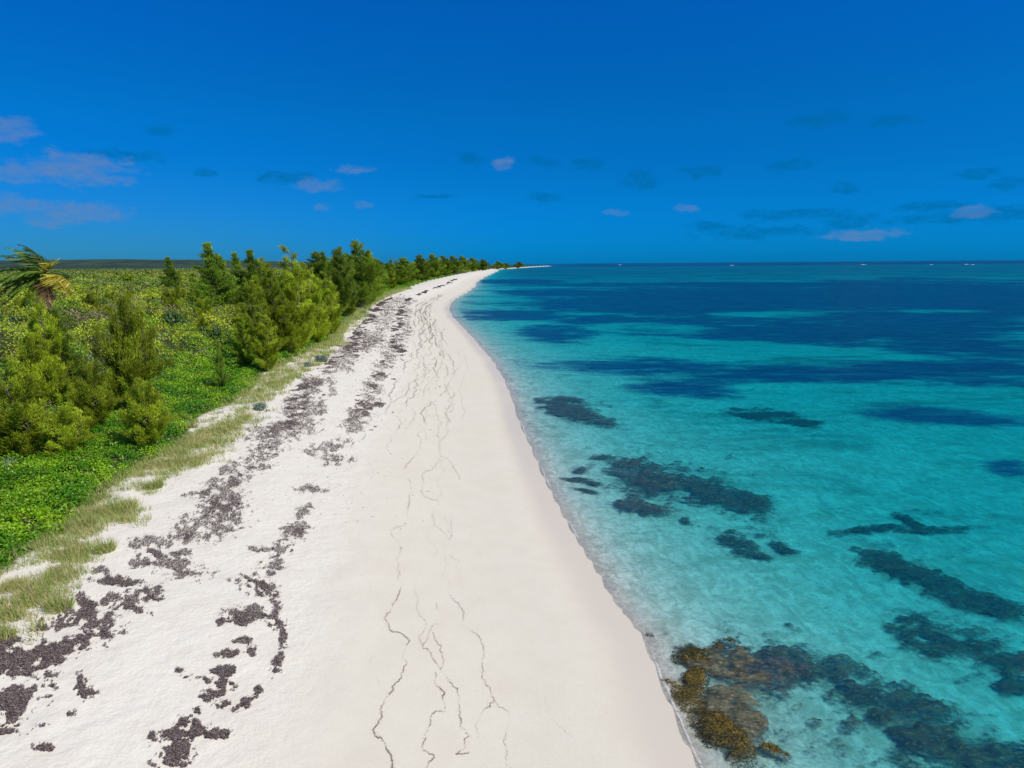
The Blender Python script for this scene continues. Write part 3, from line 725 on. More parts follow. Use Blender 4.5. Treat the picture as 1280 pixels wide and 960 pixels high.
# ------------------------------------------------------------------ low vegetation
PAL = np.array([[0.27, 0.35, 0.014], [0.20, 0.31, 0.014], [0.12, 0.22, 0.016], [0.21, 0.28, 0.04], [0.34, 0.35, 0.022], [0.28, 0.25, 0.11], [0.15, 0.21, 0.045]])
def canopy(x, y):
    """bush-top height above the ground, and an index telling bushes apart"""
    k = slat(x, y) - smass(y)
    cell = 3.1
    best = np.zeros_like(x); bid = np.zeros_like(x)
    jx = x + 1.2 * (fbm(x / 3, y / 3, 91, 2) - 0.5); jy = y + 1.2 * (fbm(x / 3, y / 3, 92, 2) - 0.5)
    ix = np.floor(jx / cell); iy = np.floor(jy / cell)
    for a in (-1, 0, 1):
        for b in (-1, 0, 1):
            cx = ix + a; cy = iy + b
            px = (cx + _hash(cx, cy, 1)) * cell; py = (cy + _hash(cx, cy, 2)) * cell
            r = cell * (0.55 + 0.55 * _hash(cx, cy, 3)); hh = 0.7 + 1.9 * _hash(cx, cy, 4)
            d = ((jx - px) ** 2 + (jy - py) ** 2) / (r * r)
            h = hh * np.sqrt(np.clip(1 - d, 0, 1))
            up = h > best; best = np.where(up, h, best); bid = np.where(up, _hash(cx, cy, 5), bid)
    th = sstep(k, 5, 12)
    low = 0.12 + 0.85 * fbm(x / 1.3, y / 1.3, 93, 4)
    und = 2.2 * (fbm(x / 7, y / 7, 89, 3) - 0.45) * (1 - sstep(y, 300, 500))
    return low * sstep(k, -0.4, 0.9) * (1 - th) + (best * 1.3 + 0.4 + und) * th, bid, th
def bush_bed():
    """the dark twiggy inside of the thicket, one lumpy sheet below the leaves"""
    ys = np.concatenate([np.arange(16, 60, 0.35), 60 * (1500 / 60) ** np.linspace(0, 1, 420)])
    q = np.linspace(0, 1, 300) ** 1.6
    V = []
    for yy in ys:
        w = 26 + yy * 0.95
        V.append(np.stack([xw(np.array([yy]))[0] - (smass(yy) + 0.3) * 1.02 - q * w, np.full(300, yy)], -1))
    V = np.concatenate(V); x = V[:, 0]; y = V[:, 1]
    c, bid, th = canopy(x, y)
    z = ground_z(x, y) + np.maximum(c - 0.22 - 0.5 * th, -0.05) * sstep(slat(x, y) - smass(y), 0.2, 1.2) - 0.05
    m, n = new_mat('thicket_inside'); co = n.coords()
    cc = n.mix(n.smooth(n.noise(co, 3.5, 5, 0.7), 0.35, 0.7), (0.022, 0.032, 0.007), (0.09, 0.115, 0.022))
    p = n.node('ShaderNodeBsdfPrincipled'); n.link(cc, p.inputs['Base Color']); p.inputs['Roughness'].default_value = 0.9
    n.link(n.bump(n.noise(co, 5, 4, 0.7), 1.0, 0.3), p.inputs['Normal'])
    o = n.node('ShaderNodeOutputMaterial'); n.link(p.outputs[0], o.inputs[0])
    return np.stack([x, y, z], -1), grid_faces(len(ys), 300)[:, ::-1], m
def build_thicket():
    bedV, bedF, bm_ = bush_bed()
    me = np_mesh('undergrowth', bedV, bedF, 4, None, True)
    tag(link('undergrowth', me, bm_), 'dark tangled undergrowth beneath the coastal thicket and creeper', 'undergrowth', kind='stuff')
    # leaves, equally dense in angle, larger further away
    def scatter(n, y0, y1, power=1.0, wide=None):
        y = y0 * (y1 / y0) ** (rng.random(n) ** power)
        w = (26 + y * 0.95) if wide is None else wide + 0 * y; q = rng.random(n)
        x = xw(y) - (smass(y) - 1.0) * 1.02 - q * w
        return x, y
    for part in ('thicket', 'creeper'):
        P = Parts()
        n = 2100000 if part == 'thicket' else 700000
        x, y = scatter(n, 19 if part == 'thicket' else 15, 1400 if part == 'thicket' else 700, 1.25, None if part == 'thicket' else 14.0)
        u, v, _ = project(np.stack([x, y, ground_z(x, y) + 1], -1))
        c, bid, th = canopy(x, y)
        k = slat(x, y) - smass(y)
        ok = (u > -160) & (v < 1010)
        if part == 'thicket': keep = ok & (rng.random(n) < th) & ((fbm(x / 0.9, y / 0.9, 88, 4) > rng.uniform(0.30, 0.52, n)) | (y > 220))
        else:
            ragged = k + 1.6 * (fbm(x / 1.3, y / 1.3, 95, 4) - 0.5)
            keep = ok & (rng.random(n) > th) & (ragged > -0.5) & (k < 13) & (fbm(x / 0.7, y / 0.7, 94, 3) > rng.uniform(0.22, 0.5, n))
        x, y, c, bid, th, k = (a[keep] for a in (x, y, c, bid, th, k))
        dist = np.sqrt(x * x + y * y)
        n = len(x)
        sz = np.maximum(0.06, dist / FPX * (0.95 - 0.2 * sstep(dist, 100, 250))) * (1.0 if part == 'thicket' else 0.95)
        z = ground_z(x, y) + c + rng.uniform(-0.45, 0.12, n) * (0.5 + 0.9 * th)
        # slope of the canopy gives the leaves a facing
        e = 0.25
        c1, _, _ = canopy(x + e, y); c2, _, _ = canopy(x, y + e)
        N = np.stack([-(c1 - c) / e, -(c2 - c) / e, np.ones(n)], -1); N = norm(np.clip(N, -2, 2)) + rng.normal(0, 0.55, (n, 3))
        D = rng.normal(0, 1, (n, 3))
        if part == 'thicket':
            kind = np.clip((bid * 7).astype(int), 0, 6)
            zone = fbm(x / 22, y / 30, 96, 3)                          # sunny yellow-green crowns to the back, greyer sea grape in front
            swap = rng.random(n)
            kind = np.where((zone > 0.51) & (swap < 0.7), np.where(swap < 0.2, 4, 0), kind)
            kind = np.where((zone < 0.44) & (swap < 0.5), np.where(swap < 0.2, 2, 6), kind)
            col = 1.18 * PAL[kind] * rng.uniform(0.7, 1.3, (n, 1)) * (0.55 + 0.8 * _hash(np.floor(bid * 9973), np.floor(bid * 77), 7))[:, None]
            dead = rng.random(n) < 0.03
            col[dead] = np.array([0.34, 0.29, 0.20]) * rng.uniform(0.6, 1.2, (dead.sum(), 1))
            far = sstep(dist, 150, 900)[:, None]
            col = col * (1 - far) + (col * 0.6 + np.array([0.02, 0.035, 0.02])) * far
        else:
            t = sstep(fbm(x / 1.7, y / 1.7, 97, 4), 0.3, 0.7)[:, None]
            col = (np.array([0.07, 0.22, 0.006]) * (1 - t) + np.array([0.24, 0.42, 0.012]) * t) * rng.uniform(0.6, 1.35, (n, 1))
            yel = (rng.random(n) < 0.03); col[yel] = (0.4, 0.36, 0.05)
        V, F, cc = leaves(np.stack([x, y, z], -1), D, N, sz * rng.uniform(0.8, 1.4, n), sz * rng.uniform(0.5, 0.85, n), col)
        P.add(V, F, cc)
        me = P.mesh(part); print(part, len(me.polygons))
        if part == 'thicket':
            tag(link('thicket', me, M_LEAF), 'dense coastal thicket of mixed green, yellowish and grey-leaved bushes reading as one mass', 'thicket', kind='stuff')
        else:
            tag(link('creeper', me, M_LEAF), 'bright green leafy creeper mat along the seaward edge of the thicket', 'ground cover', kind='stuff')
build_thicket()

# ------------------------------------------------------------------ dune grass
def blades(cx, cy, n, rad, hgt, P, dry=0.35, lean=(-0.35, 0.1)):
    a = rng.random(n) * 2 * math.pi; r = rad * np.sqrt(rng.random(n))
    x = cx + r * np.cos(a); y = cy + r * np.sin(a)
    D = np.stack([np.cos(a) * 0.45 * r / rad + lean[0] + rng.normal(0, 0.25, n), np.sin(a) * 0.45 * r / rad + lean[1] + rng.normal(0, 0.25, n), np.ones(n)], -1); D = norm(D)
    h = hgt * rng.uniform(0.5, 1.15, n) / 2
    C = np.stack([x, y, ground_z(x, y) - 0.02], -1) + D * h[:, None]
    N = rng.normal(0, 1, (n, 3)); N[:, 1] -= 0.6
    t = (rng.random((n, 1)) < dry)
    col = np.where(t, np.array([0.56, 0.47, 0.25]), np.array([0.27, 0.36, 0.08])) * rng.uniform(0.7, 1.3, (n, 1))
    dist = np.sqrt(cx ** 2 + cy ** 2)
    V, F, c = leaves(C, D, N, h, np.maximum(0.009, dist / FPX * 0.24), col, base=0.5)
    P.add(V, F, c)
grass_px = [(10, 775, 40, 20), (40, 740, 40, 16), (70, 720, 30, 16), (30, 715, 45, 14), (0, 740, 30, 20), (90, 690, 22, 14), (110, 665, 20, 10), (60, 690, 25, 12), (145, 640, 26, 12), (160, 655, 18, 7),
            (135, 675, 16, 8), (255, 560, 34, 14), (215, 572, 30, 10), (185, 582, 20, 6), (240, 575, 34, 8), (285, 535, 30, 12), (310, 520, 18, 8), (265, 545, 30, 12), (340, 480, 28, 14), (325, 495, 24, 10), (360, 468, 22, 8),
            (385, 452, 26, 7), (350, 460, 26, 8), (405, 432, 26, 6), (425, 430, 14, 4), (440, 412, 16, 6), (450, 392, 18, 5), (465, 380, 14, 4), (455, 400, 16, 4), (110, 640, 14, 8), (130, 625, 10, 5), (5, 800, 16, 10)]
def build_grass():
    P = Parts()
    for (u, v, ru, rv) in grass_px:
        n = int(max(12, ru * rv * 0.20))
        uu = u + rng.normal(0, 0.5, n) * ru; vv = v + rng.normal(0, 0.5, n) * rv
        x, y = unproj_b(uu, vv)
        keep = fbm(x / 0.8, y / 0.8, 98, 4) > 0.47
        for a, b in zip(x[keep], y[keep]):
            blades(a, b, 26, 0.20 + 0.004 * b, 0.30 + 0.003 * b, P, 0.25 + 0.5 * rng.random())
    # thin fringe along the whole edge
    y = 18 * (300 / 18) ** rng.random(2600); s = sveg(y) + rng.uniform(-0.25, 1.1, 2600) * np.maximum(smass(y) - sveg(y), 0.8)
    x = xw(y) - s * 1.02
    keep = fbm(x / 1.5, y / 1.5, 99, 4) > rng.uniform(0.36, 0.5, 2600)
    for a, b in zip(x[keep], y[keep]): blades(a, b, 16, 0.14 + 0.004 * b, 0.30 + 0.003 * b, P, 0.3)
    me = P.mesh('dune_grass'); print('grass', len(me.polygons))
    tag(link('dune_grass', me, M_GRASS), 'wispy green and straw coloured dune grass between the creeper and the bare sand', 'grass', kind='stuff')
    tufts = [(195, 609, 0.20, 'small dense green grass tuft jutting onto white sand where the grass fringe is thinnest'),
             (150, 637, 0.45, 'broad loose clump of grass between the creeper and the broken wrack line'),
             (75, 762, 0.22, 'sparse straw coloured grass tuft on bare sand beside the lowest wrack patches'),
             (133, 690, 0.18, 'small thin grass tuft on sand below the broad loose clump'),
             (108, 658, 0.24, 'small grass tuft close against the creeper, left of the broad loose clump')]
    for u, v, r, lab in tufts:
        Q = Parts(); x, y = unproj_b(u, v); x = float(x); y = float(y)
        blades(x, y, int(420 * r / 0.2), r * 1.5, 0.55, Q, 0.3)
        me = Q.mesh('grass_tuft'); z = float(ground_z(np.array([x]), np.array([y]))[0])
        me.transform(Matrix.Translation((-x, -y, -z)))
        o = link('grass_tuft', me, M_GRASS); o.location = (x, y, z); tag(o, lab, 'grass tuft', 'grass tufts on the upper beach')
build_grass()

# ------------------------------------------------------------------ trees
def casuarina_meshes(seed, H=10.0, Rm=2.3, nb=70, hue=0.5, dens=1.0, crooked=0.3, cone=0.95, stems=1):
    g = np.random.default_rng(seed)
    tz = np.linspace(0, 1, 12)
    tp = np.stack([-0.55 * tz ** 2 + crooked * 0.25 * np.sin(tz * 5 + seed), crooked * 0.2 * np.sin(tz * 4 + 2 * seed), H * tz], -1)
    TP = Parts(); STM = []
    for q_ in range(stems):
        a_ = q_ * 2.2 + seed; hs_ = 1.0 if q_ == 0 else g.uniform(0.6, 0.88)
        sp_ = 0.0 if q_ == 0 else Rm * g.uniform(0.25, 0.45)
        pth = tp * np.array([1, 1, hs_]) + np.stack([np.cos(a_) * sp_ * tz ** 0.7, np.sin(a_) * sp_ * tz ** 0.7, 0 * tz], -1)
        STM.append((pth, 1.0 if q_ == 0 else 0.75))
        V, F, c = tube(pth, 0.15 * (1 - tz) ** 0.8 + 0.015, 7); TP.add(V, F, c)
    CP = Parts(); C = []; D = []; Cc = []
    green = np.array([0.12, 0.22, 0.032]) * (1 - hue) + np.array([0.33, 0.39, 0.02]) * hue
    for i in range(nb):
        t = 0.03 + 0.95 * ((i + g.random()) / nb) ** 1.25
        pth, ws_ = STM[i % stems]
        base = np.array([np.interp(t, tz, pth[:, k]) for k in range(3)])
        az_ = i * 2.4 + g.normal(0, 0.4)
        L = Rm * ws_ * (1.04 - t) ** cone * g.uniform(0.45, 1.35)
        elev = math.radians(g.uniform(22, 58) + 14 * t)
        d = np.array([math.cos(az_) * math.cos(elev), math.sin(az_) * math.cos(elev), math.sin(elev)])
        q = np.linspace(0, 1, 5)[:, None]
        bp = base + d * L * q + np.array([-0.18, 0, 0.25]) * L * q ** 2 * g.uniform(-0.5, 1)
        V, F, c = tube(bp, 0.035 * (1 - q[:, 0]) + 0.006, 4); TP.add(V, F, c)
        ns = int((9 + L * 13) * dens)
        shade = g.uniform(0.6, 1.4)
        for j in range(ns):
            qq = g.uniform(0.12, 1.10) ** 0.7
            p = base + (bp[-1] - base) * min(qq, 1.0) + d * L * max(qq - 1, 0) + g.normal(0, 0.035 + 0.055 * L * (1.15 - min(qq, 1.1)) + 0.02 * L, 3)
            m_ = 16
            dd = d * 1.1 + np.array([-0.2, 0, 0.3]) + g.normal(0, 0.5, (m_, 3))
            dd = norm(dd); ll = g.uniform(0.09, 0.19, m_)
            C.append(p + g.normal(0, 0.10, (m_, 3)) + dd * ll[:, None]); D.append(dd * ll[:, None])
            Cc.append(green * shade * g.uniform(0.6, 1.45, (m_, 1)))
    C = np.concatenate(C); D = np.concatenate(D); Cc = np.concatenate(Cc)
    L = np.linalg.norm(D, axis=1); N = g.normal(0, 1, C.shape)
    V, F, c = leaves(C, D, N, L, g.uniform(0.014, 0.028, len(C)), Cc, base=0.2); CP.add(V, F, c)
    return TP.mesh('trunk', True), CP.mesh('crown')
PROTO = {}
def make_tree(seed, kind, **kw):
    tm, cm = casuarina_meshes(seed, **kw)
    root = bpy.data.objects.new('casuarina_tree', None); COL.objects.link(root); root.empty_display_size = 0.5
    link('trunk', tm, M_BARK, root); link('crown', cm, M_NEEDLE, root)
    root['_h'] = kw.get('H', 10.0); return root
def copy_tree(r):
    c = r.copy(); COL.objects.link(c)
    for ch in list(r.children):
        d = ch.copy(); COL.objects.link(d); d.parent = c
    return c
protos = {'a': make_tree(1, 'a', hue=0.7, Rm=2.8, nb=85, dens=0.85, stems=2, cone=0.85), 'b': make_tree(2, 'b', hue=0.8, Rm=3.0, nb=100, dens=0.85, stems=4, cone=0.55), 'c': make_tree(3, 'c', hue=0.25, Rm=2.8, nb=85, dens=0.8, cone=1.15),
          'd': make_tree(4, 'd', hue=0.35, Rm=3.6, nb=85, crooked=0.8, cone=0.65, stems=2), 'e': make_tree(5, 'e', hue=0.8, Rm=2.9, H=6.0, nb=80, dens=0.75, stems=4, cone=0.42)}
used = set()
TREES = [  # u, distance, top v, proto, width, label
    (12, 36, 478, 'e', 1.3, 'low bushy casuarina at the left frame edge above the bright creeper'),
    (66, 46, 384, 'c', 0.9, 'blue-green feathery casuarina in front of the coconut palm'),
    (46, 45, 368, 'b', 0.8, 'broad feathery casuarina that hides the lower trunk of the coconut palm'),
    (146, 47, 380, 'e', 0.72, 'airy young casuarina with a thin visible trunk, right of the palm'),
    (176, 38, 482, 'e', 1.05, 'small yellow-green casuarina leaning over the creeper edge, nearest the wide grass patch'),
    (78, 36, 512, 'e', 1.3, 'low dark casuarina between the left frame edge and the leaning yellow-green one'),
    (108, 42, 458, 'e', 0.9, 'slender green casuarina between the blue-green and the airy young one'),
    (32, 44, 425, 'e', 0.75, 'ragged casuarina below the palm crown near the left edge'),
    (270, 57, 424, 'c', 0.6, 'tiny casuarina sapling standing alone at the inner edge of the creeper'),
    (312, 74, 352, 'a', 1.0, 'left shoulder tree of the big casuarina clump by the beach'),
    (336, 79, 330, 'a', 1.1, 'tall casuarina second from the left in the big clump by the beach'),
    (360, 83, 311, 'b', 1.0, 'tallest pointed casuarina of the big clump by the beach'),
    (386, 84, 331, 'b', 1.05, 'broad casuarina on the seaward side of the tallest in the big clump'),
    (408, 86, 342, 'b', 0.95, 'casuarina at the seaward edge of the big clump by the beach'),
    (352, 70, 362, 'b', 1.1, 'front middle casuarina of the big clump, with yellow-green skirts'),
    (326, 67, 384, 'b', 1.1, 'lowest front casuarina of the big clump, beside the creeper'),
    (384, 76, 362, 'b', 1.1, 'front casuarina of the big clump nearest the blue-grey dune bush'),
    (300, 69, 392, 'a', 0.9, 'short casuarina at the inland foot of the big clump'),
    (404, 78, 385, 'b', 0.9, 'short casuarina at the seaward foot of the big clump'),
    (258, 118, 303, 'c', 1.6, 'dark spire-shaped casuarina standing out on the skyline left of the clump'),
    (275, 121, 319, 'c', 1.6, 'shorter dark casuarina touching the skyline spire on its right'),
    (293, 128, 315, 'c', 1.2, 'dark casuarina on the skyline, first right of the spire pair'),
    (310, 125, 312, 'c', 1.4, 'dark casuarina on the skyline, second right of the spire pair'),
    (328, 118, 323, 'a', 1.1, 'lower casuarina filling the skyline behind the big clump'),
    (402, 140, 314, 'c', 0.8, 'thin dark casuarina spike on the skyline left of the wide ragged tree'),
    (420, 135, 311, 'd', 1.0, 'left half of the wide ragged casuarina group on the skyline'),
    (444, 138, 303, 'd', 1.3, 'widest and tallest ragged casuarina on the middle skyline'),
    (462, 140, 315, 'a', 0.9, 'narrow casuarina at the right side of the wide ragged one'),
    (448, 108, 333, 'b', 1.1, 'rounded yellow-green casuarina in front of the wide ragged one'),
    (434, 98, 350, 'b', 0.9, 'small casuarina between the big clump and the rounded yellow-green one'),
    (470, 126, 337, 'a', 1.2, 'casuarina by the beach edge just past the rounded yellow-green one'),
    (488, 150, 332, 'b', 1.1, 'low casuarina by the beach edge, midway between the two skyline groups'),
    (505, 178, 333, 'a', 1.0, 'low casuarina just before the distant skyline group'),
    (524, 225, 319, 'd', 1.8, 'first tree of the distant casuarina group along the beach'),
    (540, 235, 318, 'd', 1.9, 'second tree of the distant casuarina group along the beach'),
    (553, 255, 320, 'd', 2.0, 'third tree of the distant casuarina group along the beach'),
    (565, 290, 320, 'd', 2.0, 'fourth tree of the distant casuarina group along the beach'),
    (577, 330, 320, 'd', 2.2, 'fifth tree of the distant casuarina group along the beach'),
    (590, 390, 322, 'd', 2.4, 'sixth tree of the distant casuarina group along the beach'),
    (603, 470, 324, 'd', 2.4, 'last tree of the distant casuarina group where the sand narrows'),
    (516, 190, 338, 'b', 1.1, 'short green tree in front of the distant casuarina group'),
    (535, 205, 336, 'b', 1.1, 'rounded low tree at the beach edge below the distant group'),
    (210, 175, 321, 'c', 1.4, 'solitary small dark tree on the skyline between palm and spire'),
    (622, 1500, 326.5, 'd', 3.0, 'dark clump of a tree at the root of the far sand spit'),
    (648, 1900, 327.0, 'd', 3.4, 'faint tree on the far sand spit, furthest of all along the shore'),
    (632, 1600, 328.5, 'd', 3.0, 'low tree between the two others on the far sand spit'),
]
rr = random.Random(4)
NT_ = len(TREES)
UM = np.array([p[0] for p in mass_px]); YM = np.array(my_)
def place_tree(x, Y, H_want, pk, wd, lab, grp):
    z = float(ground_z(np.array([x]), np.array([float(Y)]))[0])
    pr = protos[pk]; o = pr if pk not in used else copy_tree(pr); used.add(pk)
    sc = H_want / pr['_h']; o.location = (x, Y, z - 0.05); o.scale = (sc * wd, sc * wd, sc); o.rotation_euler = (0, 0, rr.uniform(-0.9, 0.9))
    tag(o, lab, 'tree', grp)
def belt(n, y0, y1, k0, k1, h0, h1, pks, wd, lab, grp):
    for i in range(n):
        Y = y0 * (y1 / y0) ** ((i + rr.random()) / n); k = rr.uniform(k0, k1) * (1 + Y / 600)
        x = float(xw(np.array([Y]))[0]) - (float(smass(np.array([Y]))[0]) + k) * 1.03
        place_tree(x, Y, rr.uniform(h0, h1), rr.choice(pks), wd * rr.uniform(0.8, 1.2), lab, grp)
belt(62, 230, 1300, 1.5, 20, 7.5, 14, 'dda', 1.9, 'small green tree in the dense distant belt where the beach narrows', 'trees of the distant shore belt')
belt(34, 105, 230, 3, 26, 4, 6.5, 'bba', 1.3, 'low yellow-green tree in the thicket between the big clump and the distant belt', 'low trees between clump and distant belt')
belt(16, 78, 112, 8, 40, 3.5, 5.0, 'eba', 1.3, 'low leafy tree rising out of the thicket inland of the big clump', 'low trees inland of the clump')
belt(48, 170, 560, 20, 105, 3.2, 5.4, 'dcd', 2.1, 'low dark bushy tree scattered through the distant thicket behind the palm and spire', 'low trees scattered in the distant thicket')
for (u, Y, vt, pk, wd, lab) in TREES:
    x = (u - 640) / FPX * (Y / math.cos(0)) * 1.0
    x = x * (math.cos(PITCH) ** 0)
    Y = max(Y, float(np.interp(u, UM, YM)) * 1.06) if u > 330 else Y
    r = ray(u, vt); t = Y / r[1]; x = float(r[0] * t); ztop = float(CAMH + r[2] * t)
    z = float(ground_z(np.array([x]), np.array([float(Y)]))[0])
    pr = protos[pk]; o = pr if pk not in used else copy_tree(pr); used.add(pk)
    H = pr['_h']; sc = max(ztop - z, 1.5) / H
    if '_h' in o and o is not pr: pass
    o.location = (x + 0.5 * sc, Y, z - 0.05)
    w = sc * wd * (1.0 if sc < 1.6 else 1.0)
    o.scale = (w, w, sc); o.rotation_euler = (0, 0, rr.uniform(-0.9, 0.9))
    tag(o, lab, 'tree', 'casuarina trees behind the beach')
    print(f'{u} h={ztop-z:.1f}', end='; ')

# more saplings and shrubs that poke out of the thicket
def shrub_mesh(seed, n, col, R=1.2, hz=0.9, leaf=0.075, blade=False):
    g = np.random.default_rng(seed)
    cl = g.normal(0, 1, (26, 3)); cl = norm(cl) * R * g.uniform(0.35, 0.85, (26, 1)); cl[:, 2] = np.abs(cl[:, 2]) * hz + 0.3
    k = g.integers(0, 26, n); p = norm(g.normal(0, 1, (n, 3))); C = cl[k] + p * g.uniform(0.22, 0.40, (n, 1))[:, :1]
    C[:, 2] = np.maximum(C[:, 2], 0.05)
    N = p + g.normal(0, 0.4, (n, 3)) + np.array([0, 0, 0.4]); D = g.normal(0, 1, (n, 3))
    cc = np.array(col) * g.uniform(0.6, 1.45, (n, 1)) * (0.8 + 0.4 * g.random((26, 1)))[k]
    V, F, c = leaves(C, D, N, leaf * g.uniform(0.8, 1.3, n), leaf * g.uniform(0.55, 0.9, n), cc)
    P = Parts(); P.add(V, F, c)
    S = Parts()
    for q in range(9):
        e = cl[q]; t = np.linspace(0, 1, 4)[:, None]; V, F, c = tube(e * t * np.array([1, 1, 1]) * 0.95 + np.array([0, 0, 0]), 0.03 * (1 - t[:, 0]) + 0.01, 5); S.add(V, F, c)
    return P.mesh('foliage'), S.mesh('stem', True)
def make_shrub(name, *a, **k):
    f, s = shrub_mesh(*a, **k); r = bpy.data.objects.new(name, None); COL.objects.link(r)
    link('foliage', f, M_LEAF, r); link('stem', s, M_BARK, r); return r
SH = {'grape': make_shrub('sea_grape_bush', 21, 2600, (0.07, 0.13, 0.035), leaf=0.11),
      'silver': make_shrub('silver_bush', 22, 2600, (0.22, 0.29, 0.24), R=1.0, hz=0.6, leaf=0.055),
      'yellow': make_shrub('yellow_green_bush', 23, 3200, (0.24, 0.31, 0.02), leaf=0.075),
      'bare': make_shrub('bare_grey_bush', 24, 1300, (0.30, 0.27, 0.22), leaf=0.05)}
SHR = [('yellow', 44, 398, 2.3, 'tall yellow-green bush hiding the lower trunk of the palm'),
       ('grape', 66, 392, 2.2, 'dark leafy bush crowding the right side of the palm trunk'),
       ('silver', 325, 512, 1.0, 'blue-grey dune bush at the sand end of the grass, nearest the widest wrack patch'),
       ('silver', 402, 452, 1.3, 'blue-grey dune bush on the sand below the big casuarina clump'),
       ('silver', 385, 458, 0.9, 'small blue-grey bush just in front of the larger one below the clump'),
       ('silver', 12, 574, 1.1, 'blue-grey bush among bright creeper at the left frame edge'),
       ('silver', 455, 392, 1.2, 'grey-green bush at the sand edge far up the beach past the clump'),
       ('bare', 192, 428, 1.4, 'pale twiggy bush in the thicket above the wide creeper patch'),
       ('bare', 250, 440, 1.3, 'pale twiggy bush between the sapling and the thicket'),
       ('bare', 120, 440, 1.3, 'pale half-dead bush beside the slender green casuarina'),
       ('bare', 8, 425, 1.3, 'pale half-dead bush at the left frame edge under the palm'),
       ('grape', 215, 400, 1.5, 'large dark round-leaved bush in the middle of the thicket'),
       ('grape', 262, 405, 1.5, 'dark round-leaved bush just inland of the big casuarina clump'),
       ('grape', 100, 520, 1.1, 'dark round-leaved bush under the low dark casuarina'),
       ('grape', 180, 505, 1.0, 'dark round-leaved bush at the foot of the leaning yellow-green casuarina'),
       ('yellow', 130, 480, 1.2, 'yellow-green bush between the low dark casuarina and the leaning one'),
       ('yellow', 45, 470, 1.2, 'yellow-green bush between the two leftmost low casuarinas'),
       ('yellow', 95, 430, 1.4, 'yellow-green bush in the thicket left of the slender green casuarina'),
       ('grape', 200, 455, 1.2, 'dark round-leaved bush where the thicket meets the wide creeper patch'),
       ('grape', 10, 400, 1.5, 'dark round-leaved bush below the left palm fronds'),
       ('yellow', 110, 365, 1.8, 'yellow-green rounded bush right of the palm near the skyline'),
       ('yellow', 160, 355, 2.0, 'yellow-green rounded bush on the crest of the thicket, second right of the palm'),
       ('yellow', 215, 360, 2.0, 'yellow-green bush on the crest of the thicket below the solitary skyline tree'),
       ('yellow', 20, 500, 1.0, 'yellow-green bush beneath the low bushy casuarina at the left edge')]
su = set()
for kd, u, v, sc, lab in SHR:
    x, y = unproj_g(u, v); x = float(x); y = float(y)
    cz, _, th = canopy(np.array([x]), np.array([y]))
    if th[0] > 0.3:                               # pixel names the bush top, step back along the ray
        for _ in range(8):
            zz = float(ground_z(np.array([x]), np.array([y]))[0] + canopy(np.array([x]), np.array([y]))[0][0]); a, b = unproj0(u, v, zz); x = 0.5 * x + 0.5 * float(a); y = 0.5 * y + 0.5 * float(b)
    z = float(ground_z(np.array([x]), np.array([y]))[0]); c = float(canopy(np.array([x]), np.array([y]))[0][0])
    src = SH[kd]; o = src if kd not in su else copy_tree(src); su.add(kd)
    if kd == 'silver': k = 0.6 * sc; kz = k
    else: k = 0.85 * sc * max(1.0, y / 90); kz = max(k * 0.9, (c + 0.5) / 1.35)
    o.location = (x, y, z - 0.05); o.scale = (k, k, kz); o.rotation_euler = (0, 0, rr.uniform(0, 6))
    tag(o, lab, 'bush', {'silver': 'blue-grey dune bushes', 'bare': 'pale twiggy bushes', 'grape': 'dark round-leaved bushes', 'yellow': 'yellow-green bushes'}[kd])

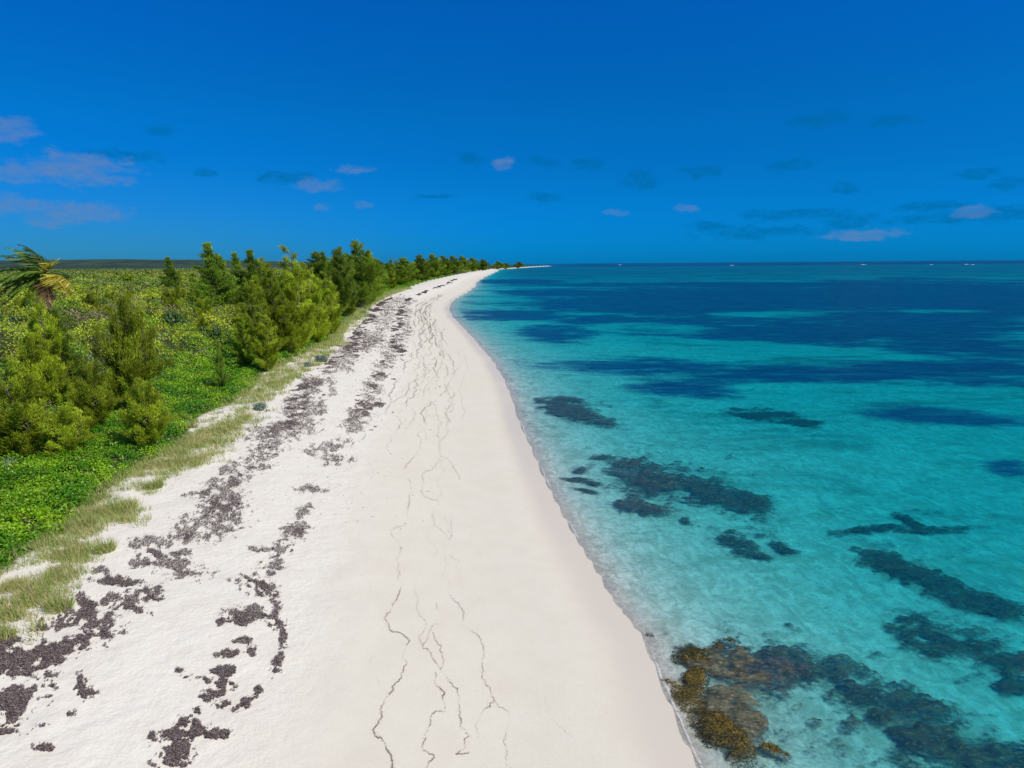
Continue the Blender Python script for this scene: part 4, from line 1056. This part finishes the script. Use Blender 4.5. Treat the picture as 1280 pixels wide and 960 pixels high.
# ------------------------------------------------------------------ the coconut palm
def build_palm():
    Y = 50.0; r = ray(56, 343); t = Y / r[1]; x = float(r[0] * t); zt = float(CAMH + r[2] * t)
    z0 = float(ground_z(np.array([x]), np.array([Y]))[0]); H = zt - z0
    root = bpy.data.objects.new('coconut_palm', None); COL.objects.link(root); root.location = (x, Y, z0 - 0.1)
    tag(root, 'windblown coconut palm with yellowing lower fronds rising above the thicket', 'palm tree')
    q = np.linspace(0, 1, 30); path = np.stack([0.7 * (1 - q) ** 2, 0 * q, H * q], -1)
    rad = 0.13 + 0.05 * (1 - q) ** 3 + 0.012 * np.sin(q * 90)
    P = Parts(); V, F, c = tube(path, rad, 10); P.add(V, F, c); link('trunk', P.mesh('trunk', True), M_BARK, root)
    top = np.array([0, 0, H])
    g = np.random.default_rng(8)
    # azimuth (0 = right, 90 = away), elevation, length, colour
    gr = (0.17, 0.28, 0.03); ye = (0.48, 0.40, 0.05); dk = (0.08, 0.14, 0.03); br = (0.22, 0.13, 0.06)
    FR = [(105, 78, 2.9, dk), (150, 68, 3.0, gr), (200, 60, 2.8, dk), (60, 70, 2.3, dk), (20, 55, 2.0, ye), (-8, 12, 2.7, ye), (-25, -5, 2.9, ye), (175, 35, 3.1, gr), (195, 22, 3.2, gr),
          (160, 10, 3.2, (0.22, 0.22, 0.03)), (215, 0, 3.0, gr), (245, -15, 2.6, gr), (-80, -62, 2.0, ye), (-50, -35, 2.4, br), (120, 30, 2.8, dk), (90, 10, 2.8, gr), (50, 25, 2.8, dk), (280, 30, 2.4, gr), (170, -12, 3.3, gr), (205, -25, 3.1, (0.24, 0.26, 0.03)), (185, 5, 3.4, (0.26, 0.28, 0.03)), (230, 20, 2.8, gr), (135, 60, 2.9, gr), (260, -45, 2.3, gr), (160, -40, 2.6, dk)]
    for (a, e, L, col) in FR:
        L = L * 1.15
        a = math.radians(a); e = math.radians(e); d = np.array([math.cos(a) * math.cos(e), math.sin(a) * math.cos(e), math.sin(e)])
        n = 26; q = np.linspace(0, 1, n)[:, None]
        sag = 0.62 if e > 0 else 0.35
        rach = top + d * L * q * (1 - 0.12 * q) + np.array([-0.55 if e > 0.4 else -0.1, 0, -sag * max(0.3, math.cos(e))]) * L * q ** 2.2
        P = Parts(); V, F, c = tube(rach, 0.035 * (1 - q[:, 0]) + 0.008, 5, np.array(col) * 1.2); P.add(V, F, c)
        T = norm(np.gradient(rach, axis=0)); side = norm(np.cross(T, np.array([0, 0, 1.0]) + 0.001))
        idx = np.repeat(np.arange(2, n), 3)
        for s in (-1, 1):
            m = len(idx); qq = q[idx, 0]
            ll = 0.42 * np.sin(np.clip(qq * 1.05 + 0.12, 0, 1) * math.pi) ** 0.6 * g.uniform(0.8, 1.15, m) + 0.08
            dd = side[idx] * s + T[idx] * 0.7 + np.array([-0.75, 0, -0.35]) + g.normal(0, 0.12, (m, 3)); dd = norm(dd)
            C = rach[idx] + g.normal(0, 0.03, (m, 3)) + dd * ll[:, None]
            cc = np.array(col) * g.uniform(0.7, 1.3, (m, 1))
            V, F, c = leaves(C, dd, g.normal(0, 0.6, (m, 3)) + np.array([0, -0.4, 0.7]), ll, 0.045, cc, base=0.4); P.add(V, F, c)
        link('frond', P.mesh('frond'), M_PALM, root)
build_palm()
for k in list(bpy.data.objects):
    if '_h' in k: del k['_h']
